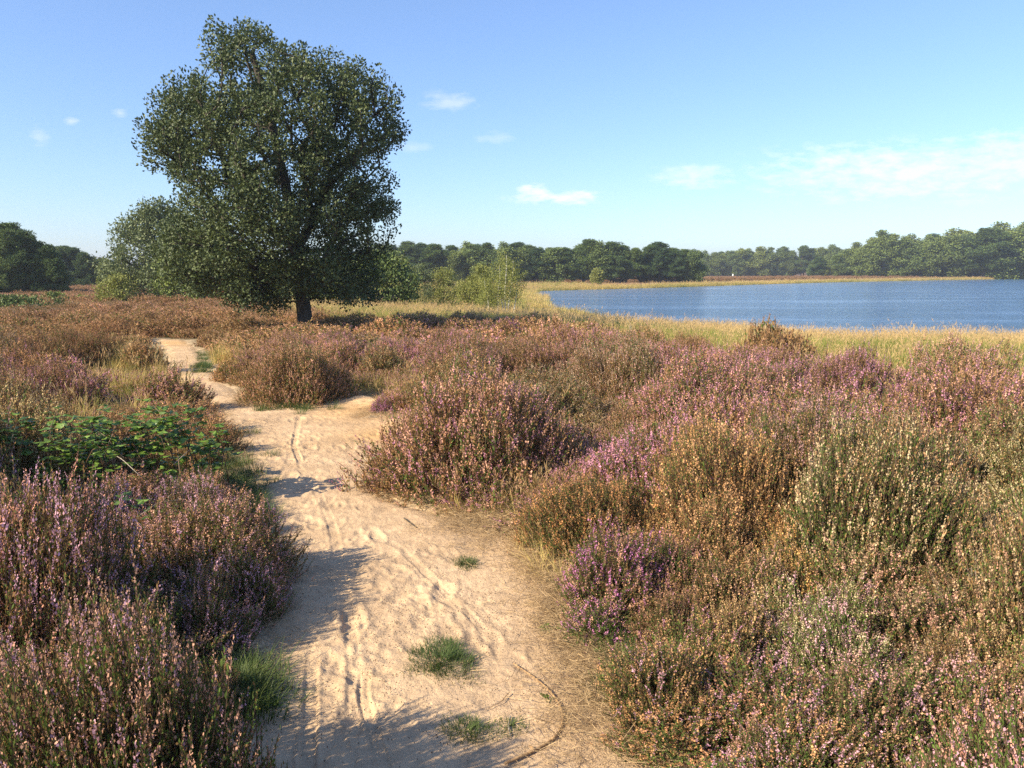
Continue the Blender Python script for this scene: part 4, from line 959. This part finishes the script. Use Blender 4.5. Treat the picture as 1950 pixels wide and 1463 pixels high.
# generic crowns
def blob_clusters(ells, n):
    out_ = []
    for (c, r, w_) in ells:
        m = max(3, int(n * w_)); d = norm(rng.normal(0, 1, (m, 3))); rr = (.55 + .45 * rng.random((m, 1)) ** .5); out_.append(np.array(c) + d * rr * np.array(r))
    return np.concatenate(out_)
def px_tree(u0, u1, vt, vb, name, label, cat, mL, mB, dens=1.0, leaf=.09, ncl=120, nl=40, trunk_r=.06, z=None, shape='round', group=None, multi=1, crad=.3, nm='trunk', lowest=.05):
    """a tree at the spot where its foot meets the ground"""
    c = atg((u0 + u1) / 2, vb); k = c[1] / F; Wd = (u1 - u0) * k; Hh = (vb - vt) * k
    ells = []
    rs = random.Random(int(u0 * 7 + vt))
    nb = 9
    for i in range(nb):
        t = (i + .5) / nb; z_ = Hh * (lowest + .12 + t * (.80 - lowest))
        if shape == 'round': ww = Wd * .5 * math.sqrt(max(.12, 1 - (2 * t - .85) ** 2 * .9))
        elif shape == 'cone': ww = Wd * .5 * (1.05 - .85 * t)
        else: ww = Wd * .5 * (.75 + .25 * math.sin(t * 9))
        for s in (-1, 1):
            ells.append(((s * ww * rs.uniform(.2, .6), rs.uniform(-.5, .5) * ww, z_ + rs.uniform(-.05, .05) * Hh), (ww * rs.uniform(.4, .62), ww * rs.uniform(.4, .6), Hh * rs.uniform(.09, .15)), 1 / (2 * nb)))
    cl = blob_clusters(ells, ncl); cl[:, 2] = np.clip(cl[:, 2], Hh * lowest, Hh - crad * .6)
    tr = [(0, 0, -.05)] + [(rs.uniform(-.02, .02) * Wd, rs.uniform(-.02, .02) * Wd, Hh * f) for f in (.1, .22, .36, .5, .65, .8)]
    return grow_tree(name, tuple(c), label, cat, cl, tr, trunk_r, OAKLEAF if mL is not M_PINE else PINELEAF, nl, leaf, crad, mL, mB, group, sides=4, step=max(.3, Hh * .1))
def needle_temp():
    qs = []
    for i in range(5):
        a = random.random() * 6.28; d = np.array([math.cos(a) * .55, math.sin(a) * .55, random.uniform(.4, 1)]); qs.append(quad((0, 0, 0), d, .20, np.array([random.random() - .5, random.random() - .5, random.random() - .5]), .5, random.random()))
    return from_quads(qs)
PINELEAF = [needle_temp() for _ in range(5)]
px_tree(192, 400, 385, 588, 'willow_tree', 'pale grey green bushy tree behind the left side of the oak', 'tree', M_WILLOW, M_OAKBARK, ncl=420, nl=52, leaf=.14, crad=.48, trunk_r=.12, shape='round', lowest=.03)
px_tree(300, 460, 440, 590, 'shrub_willow', 'dark green tree filling the space behind the low left branches of the oak', 'tree', M_BROAD, M_OAKBARK, ncl=260, nl=46, leaf=.15, crad=.48, trunk_r=.10, lowest=.02)
px_tree(185, 265, 525, 592, 'green_bush', 'low bright green bush at the foot of the grey green tree', 'bush', M_BIRCH, M_OAKBARK, ncl=90, nl=40, leaf=.10, crad=.3, trunk_r=.04, lowest=.02)
px_tree(395, 450, 505, 590, 'young_tree', 'small rust brown sapling under the low branches of the oak', 'sapling', M_RUST, M_OAKBARK, ncl=26, nl=26, leaf=.07, crad=.22, trunk_r=.03)
for (u0, u1, vt, vb, lab) in [(640, 800, 478, 596, 'dark green tree directly behind the right side of the oak crown'), (560, 680, 500, 594, 'dark bush behind the oak trunk'), (440, 560, 505, 594, 'dark bush left of the oak trunk beyond the heather')]:
    px_tree(u0, u1, vt, vb, 'green_bush', lab, 'bush', M_BROAD, M_OAKBARK, ncl=230, nl=40, leaf=.13, crad=.42, trunk_r=.08, lowest=.02)
# yellow-green young birches and bushes
for (u0, u1, vt, vb, nm, lab, mL) in [(722, 800, 492, 584, 'birch_sapling', 'yellowish green young tree just right of the oak', M_BIRCH), (805, 885, 512, 584, 'birch_sapling', 'low rounded yellow green sapling left of the middle pair', M_BIRCH),
        (868, 930, 525, 588, 'birch_sapling', 'smallest yellow green sapling left of the white stemmed birch', M_BIRCH), (752, 835, 505, 582, 'green_bush', 'green bush between two yellowish saplings right of the oak', M_WILLOW),
        (735, 762, 552, 592, 'pine_sapling', 'little blue green pine sapling in the grass right of the oak', M_PINE), (885, 950, 505, 590, 'birch_sapling', 'airy yellow green sapling touching the left side of the white stemmed birch', M_BIRCH), (1128, 1146, 518, 545, 'birch_sapling', 'tiny sapling on the far lake shore', M_BIRCH), (700, 765, 462, 577, 'green_bush', 'tall light green tree half hidden by the right edge of the oak crown', M_WILLOW)]:
    px_tree(u0, u1, vt, vb, nm, lab, 'sapling' if 'sapling' in nm else 'bush', mL, M_OAKBARK, ncl=190, nl=36, leaf=.085 if vb > 560 else .3, crad=.26 if vb > 560 else .5, trunk_r=.03, lowest=.04)
# white-stemmed birch: several stems
c = atg(962, 602); kk = c[1] / F
bc = thing('birch_tree', tuple(c), 'small airy birch with several thin white stems at the near left end of the lake', 'birch')
cl = []
for i, (bx_, tx, hh) in enumerate([(-16, -10, 76), (-4, -12, 98), (0, 2, 114), (5, 16, 104), (17, 24, 82), (-30, -38, 68), (-34, -30, 54)]):
    P = [(bx_ * kk + (tx - bx_) * kk * t + .03 * math.sin(t * 7 + i), .12 * math.sin(i * 2) * (.4 + t), hh * kk * t) for t in np.linspace(-.02, 1, 9)]
    v, q, d = tube(P, np.linspace(.042, .010, 9) * (1.0 if i != 2 else 1.2), 5); build('stem', v, q, M_BIRCHBARK, bc, smooth=True)
    for t in np.linspace(.35, 1.02, 15):
        for _ in range(3): cl.append((P[min(8, int(t * 8))][0] + random.gauss(0, 10 * kk * (1.25 - t * .6)), random.gauss(0, .35), hh * kk * t + random.gauss(0, .08)))
cl = np.array(cl); n = len(cl) * 34; ci = np.repeat(np.arange(len(cl)), 34)
P = cl[ci] + rng.normal(0, .14, (n, 3)); V, Q_, Dd = stamp(OAKLEAF, P, norm(rng.normal(0, 1, (n, 3)) + np.array([0, 0, -.5])), rng.uniform(.05, .085, n), rng.random(n) * 6.28); build('crown', V, Q_, M_BIRCH, bc, dat=Dd)
# twigs of the birch


# woods: prototypes then copies
FARLEAF = [leaf_temp(1, .75, 2, .15, .1) for _ in range(4)]
def wood_proto(kind, sd_):
    rs = random.Random(sd_); H = 10.0
    ells = []
    if kind == 'pine':
        for i in range(13):
            t = i / 12; z_ = H * (.42 + .53 * t); ww = 1.9 * (1.15 - .75 * t ** 2) * rs.uniform(.7, 1.1); a = rs.random() * 6.28
            ells.append(((math.cos(a) * ww * .62, math.sin(a) * ww * .62, z_), (ww * .72, ww * .72, .8), 1 / 13))
        for i in range(6):
            a = rs.random() * 6.28; ells.append(((math.cos(a) * 1.2, math.sin(a) * 1.2, H * rs.uniform(.15, .42)), (1.2, 1.2, .5), .05))
        tr = [(0, 0, -.3)] + [(rs.uniform(-.12, .12), rs.uniform(-.12, .12), H * f) for f in (.15, .3, .45, .6, .75, .9)]
        args = (190, PINELEAF, 46, .30, .55, M_PINE, M_PINEBARK)
    else:
        for i in range(16):
            t = i / 15; z_ = H * (.12 + .70 * t) + rs.uniform(-.4, .4); ww = 2.5 * math.sqrt(max(.10, 1 - (2 * t - .9) ** 2 * .85)) * rs.uniform(.8, 1.1); a = rs.random() * 6.28
            ells.append(((math.cos(a) * ww * .5, math.sin(a) * ww * .5, z_), (ww * .60, ww * .60, 1.35), 1 / 16))
        tr = [(0, 0, -.3)] + [(rs.uniform(-.15, .15), rs.uniform(-.15, .15), H * f) for f in (.12, .25, .4, .52, .65, .8)]
        args = (230, FARLEAF, 56, .25, .60, M_BROAD, M_OAKBARK)
    ncl, lt__, nl, ls, cr_, mL, mB = args
    cl = blob_clusters(ells, ncl)
    cl = cl[cl[:, 2] < H - .3]
    r = grow_tree('pine_tree' if kind == 'pine' else 'broadleaf_tree', (0, 0, 0), 'x', 'tree', cl, tr, .17, lt__, nl, ls, cr_, mL, mB, None, sides=3, step=1.2, rmin=.02, flat=.75 if kind == 'pine' else 1.05)
    return r, list(r.children)
protos = {'pine': [wood_proto('pine', 100 + i) for i in range(5)], 'broad': [wood_proto('broad', 200 + i) for i in range(5)]}
used = set()
def plant(kind, x, y, H, label, group, wid=1.0):
    i = random.randrange(5); r, kids = protos[kind][i]
    if (kind, i) in used:
        r2 = r.copy(); COL.objects.link(r2)
        for k_ in kids:
            c_ = k_.copy(); COL.objects.link(c_); c_.parent = r2
        r = r2
    else: used.add((kind, i))
    r.location = (x, y, hz(x, y) - .1); r.rotation_euler = (0, 0, random.random() * 6.28); s = H / 10; r.scale = (s * wid, s * wid, s)
    for k_ in ('group',):
        if group: r[k_] = group
    r['label'] = label; r['category'] = 'tree'
    return r
def top_px(u, tab): return float(np.interp(u, [t[0] for t in tab], [t[1] for t in tab]))
ORD = 'first second third fourth fifth sixth seventh eighth ninth tenth eleventh twelfth thirteenth fourteenth fifteenth sixteenth seventeenth eighteenth nineteenth twentieth'.split() + ['twenty-' + a for a in 'first second third fourth fifth sixth seventh eighth ninth'.split()] + ['thirtieth']
def wood(u0, u1, du, tab_top, dist_fn, kinds, label, group, rows=2, ref='', wid=1.0):
    for row in range(rows):
        cnt_ = 0
        u = u0 + (du * .5 if row % 2 else 0)
        while u < u1:
            uu = u + random.uniform(-.25, .25) * du; y = dist_fn(uu) + row * dist_fn(uu) * .04 + random.uniform(-1.5, 1.5); x = (uu - CU) / F * y
            vt = top_px(uu, tab_top) + random.uniform(-3, 10) + (2 if row else 0)
            rr__ = ray(uu, vt); H = CAMH + rr__[2] / rr__[1] * y - hz(x, y)
            kd = kinds[0] if random.random() < kinds[2] else kinds[1]
            lb = label[kd] if row else f"{'dark pine' if kd == 'pine' else 'rounded leafy tree'}, {ORD[cnt_]} {ref}"; cnt_ += 1
            plant(kd, x, y, max(2.2, H * random.uniform(.97, 1.08)), lb, group[kd], wid * random.uniform(.8, 1.25))
            u += du
# centre wood behind the left end of the lake
wood(690, 1330, 30, [(680, 470), (760, 466), (800, 455), (860, 470), (900, 460), (950, 468), (985, 458), (1030, 468), (1120, 458), (1170, 462), (1215, 478), (1250, 464), (1290, 470), (1330, 476)],
     lambda u: 150 + .01 * (u - 700), ('pine', 'broad', .75), {'pine': 'dark pine in the dense wood beyond the left end of the lake', 'broad': 'leafy green tree among the pines of the wood beyond the left end of the lake'},
     {'pine': 'pines of the centre wood', 'broad': 'leafy trees of the centre wood'}, 3, 'from the oak along the centre wood edge', wid=1.65)
wood(1300, 1580, 18, [(1300, 478), (1390, 472), (1450, 470), (1500, 472), (1580, 464)], lambda u: 330, ('pine', 'broad', .3), {'pine': 'dark conifer in the farthest hazy wood across the lake', 'broad': 'rounded tree in the farthest hazy wood across the lake'},
     {'pine': 'conifers of the farthest wood', 'broad': 'leafy trees of the farthest wood'}, 2, 'from the left along the farthest wood edge', wid=1.4)
wood(1545, 1990, 44, [(1540, 492), (1600, 474), (1640, 458), (1665, 441), (1700, 453), (1760, 450), (1800, 437), (1870, 434), (1950, 420), (1990, 416)], lambda u: 262 - .02 * (u - 1560), ('broad', 'pine', .9), {'pine': 'conifer in the olive green wood on the right far shore', 'broad': 'broad olive green tree in the wood on the right far shore'},
     {'pine': 'conifers of the right wood', 'broad': 'leafy trees of the right wood'}, 3, 'from the left along the right wood edge', wid=1.8)
wood(-40, 120, 34, [(-40, 440), (0, 434), (40, 424), (70, 440), (100, 462), (130, 480)], lambda u: 62, ('pine', 'broad', .9), {'pine': 'near dark pine at the left edge of the photo', 'broad': 'dark leafy tree among the pines at the left edge of the photo'},
     {'pine': 'near pines at the left edge', 'broad': 'leafy trees at the left edge'}, 2, 'from the left among the left edge trees', wid=1.2)
wood(90, 330, 20, [(80, 452), (110, 458), (150, 470), (190, 485), (240, 500), (330, 505)], lambda u: 95, ('broad', 'pine', .6), {'pine': 'shaded pine in the wood behind the left clearing', 'broad': 'shaded leafy tree in the wood behind the left clearing'},
     {'pine': 'pines behind the left clearing', 'broad': 'leafy trees behind the left clearing'}, 2, 'from the left behind the left clearing', wid=1.2)
wood(420, 700, 24, [(420, 500), (700, 480)], lambda u: 120, ('pine', 'broad', .6), {'pine': 'pine glimpsed behind the oak', 'broad': 'leafy tree glimpsed behind the oak'}, {'pine': 'pines behind the oak', 'broad': 'leafy trees behind the oak'}, 2, 'from the left glimpsed far behind the oak', wid=1.2)
ys = rr_.uniform(385, 440, 420); xs = rr_.uniform(-.62, .72, 420) * ys; k = (xs < 25) | (xs > 70); xs, ys = xs[k], ys[k]; n_ = len(xs)
crowns = [kids[1].copy() for lst_ in protos.values() for (_, kids) in lst_]
for c_ in crowns: c_.parent = None
scatter('distant_wood', 'continuous far wood closing the horizon behind the nearer woods', crowns, np.stack([xs, ys, height(xs, ys) - 1.5], 1), np.stack([0 * xs, 0 * xs, rr_.random(n_) * 6.28], 1),
        np.stack([rr_.uniform(1.2, 1.8, n_), rr_.uniform(1.2, 1.8, n_), rr_.uniform(.9, 1.12, n_)], 1), rr_.integers(0, 10, n_))
for key, lst in protos.items():
    for i, (r, kids) in enumerate(lst):
        if (key, i) not in used:
            for k_ in kids: bpy.data.objects.remove(k_)
            bpy.data.objects.remove(r)
# low shrubs at the far left and across the lake
for (u0, u1, vt, vb, lab) in [(-40, 110, 566, 604, 'low dark green shrubs at the foot of the pines on the left edge'), (132, 180, 566, 588, 'small dark bush alone in the left clearing'), (75, 135, 560, 592, 'dark bush between the left pines and the clearing')]:
    px_tree(u0, u1, vt, vb, 'green_bush', lab, 'bush', M_BROAD, M_OAKBARK, ncl=130, nl=40, leaf=.09, crad=.25, trunk_r=.04, lowest=.02)
# small white marker across the lake
c = at(1392, 531, hz(*at(1392, 531, -.5))); y = 250; x = (1392 - CU) / F * y
v, q, d = tube([(0, 0, -.2), (0, 0, .6), (0, 0, 1.2)], .17, 4); o = build('white_post', v, q, plain('white_paint', (.8, .8, .8))); o.location = (x, y, hz(x, y)); tag(o, 'tiny white post in front of the farthest wood across the lake', 'post')

# ---------------------------------------------------------------- haze
m, n, l = new_mat('haze_air'); pv = N(n, 'ShaderNodeVolumePrincipled'); pv.inputs['Color'].default_value = (.80, .88, 1.0, 1); pv.inputs['Density'].default_value = .0005; pv.inputs['Anisotropy'].default_value = .2
oo = N(n, 'ShaderNodeOutputMaterial'); l.new(pv.outputs[0], oo.inputs['Volume'])
hx0, hx1, hy0, hy1, hz0, hz1 = -1700, 1900, -320, 3300, -6, 32
hv = [(hx0, hy0, hz0), (hx1, hy0, hz0), (hx1, hy1, hz0), (hx0, hy1, hz0), (hx0, hy0, hz1), (hx1, hy0, hz1), (hx1, hy1, hz1), (hx0, hy1, hz1)]
o = build('haze', hv, [(3, 2, 1, 0), (4, 5, 6, 7), (0, 1, 5, 4), (1, 2, 6, 5), (2, 3, 7, 6), (3, 0, 4, 7)], m); tag(o, 'thin pale air between the camera and the far woods', kind='stuff')
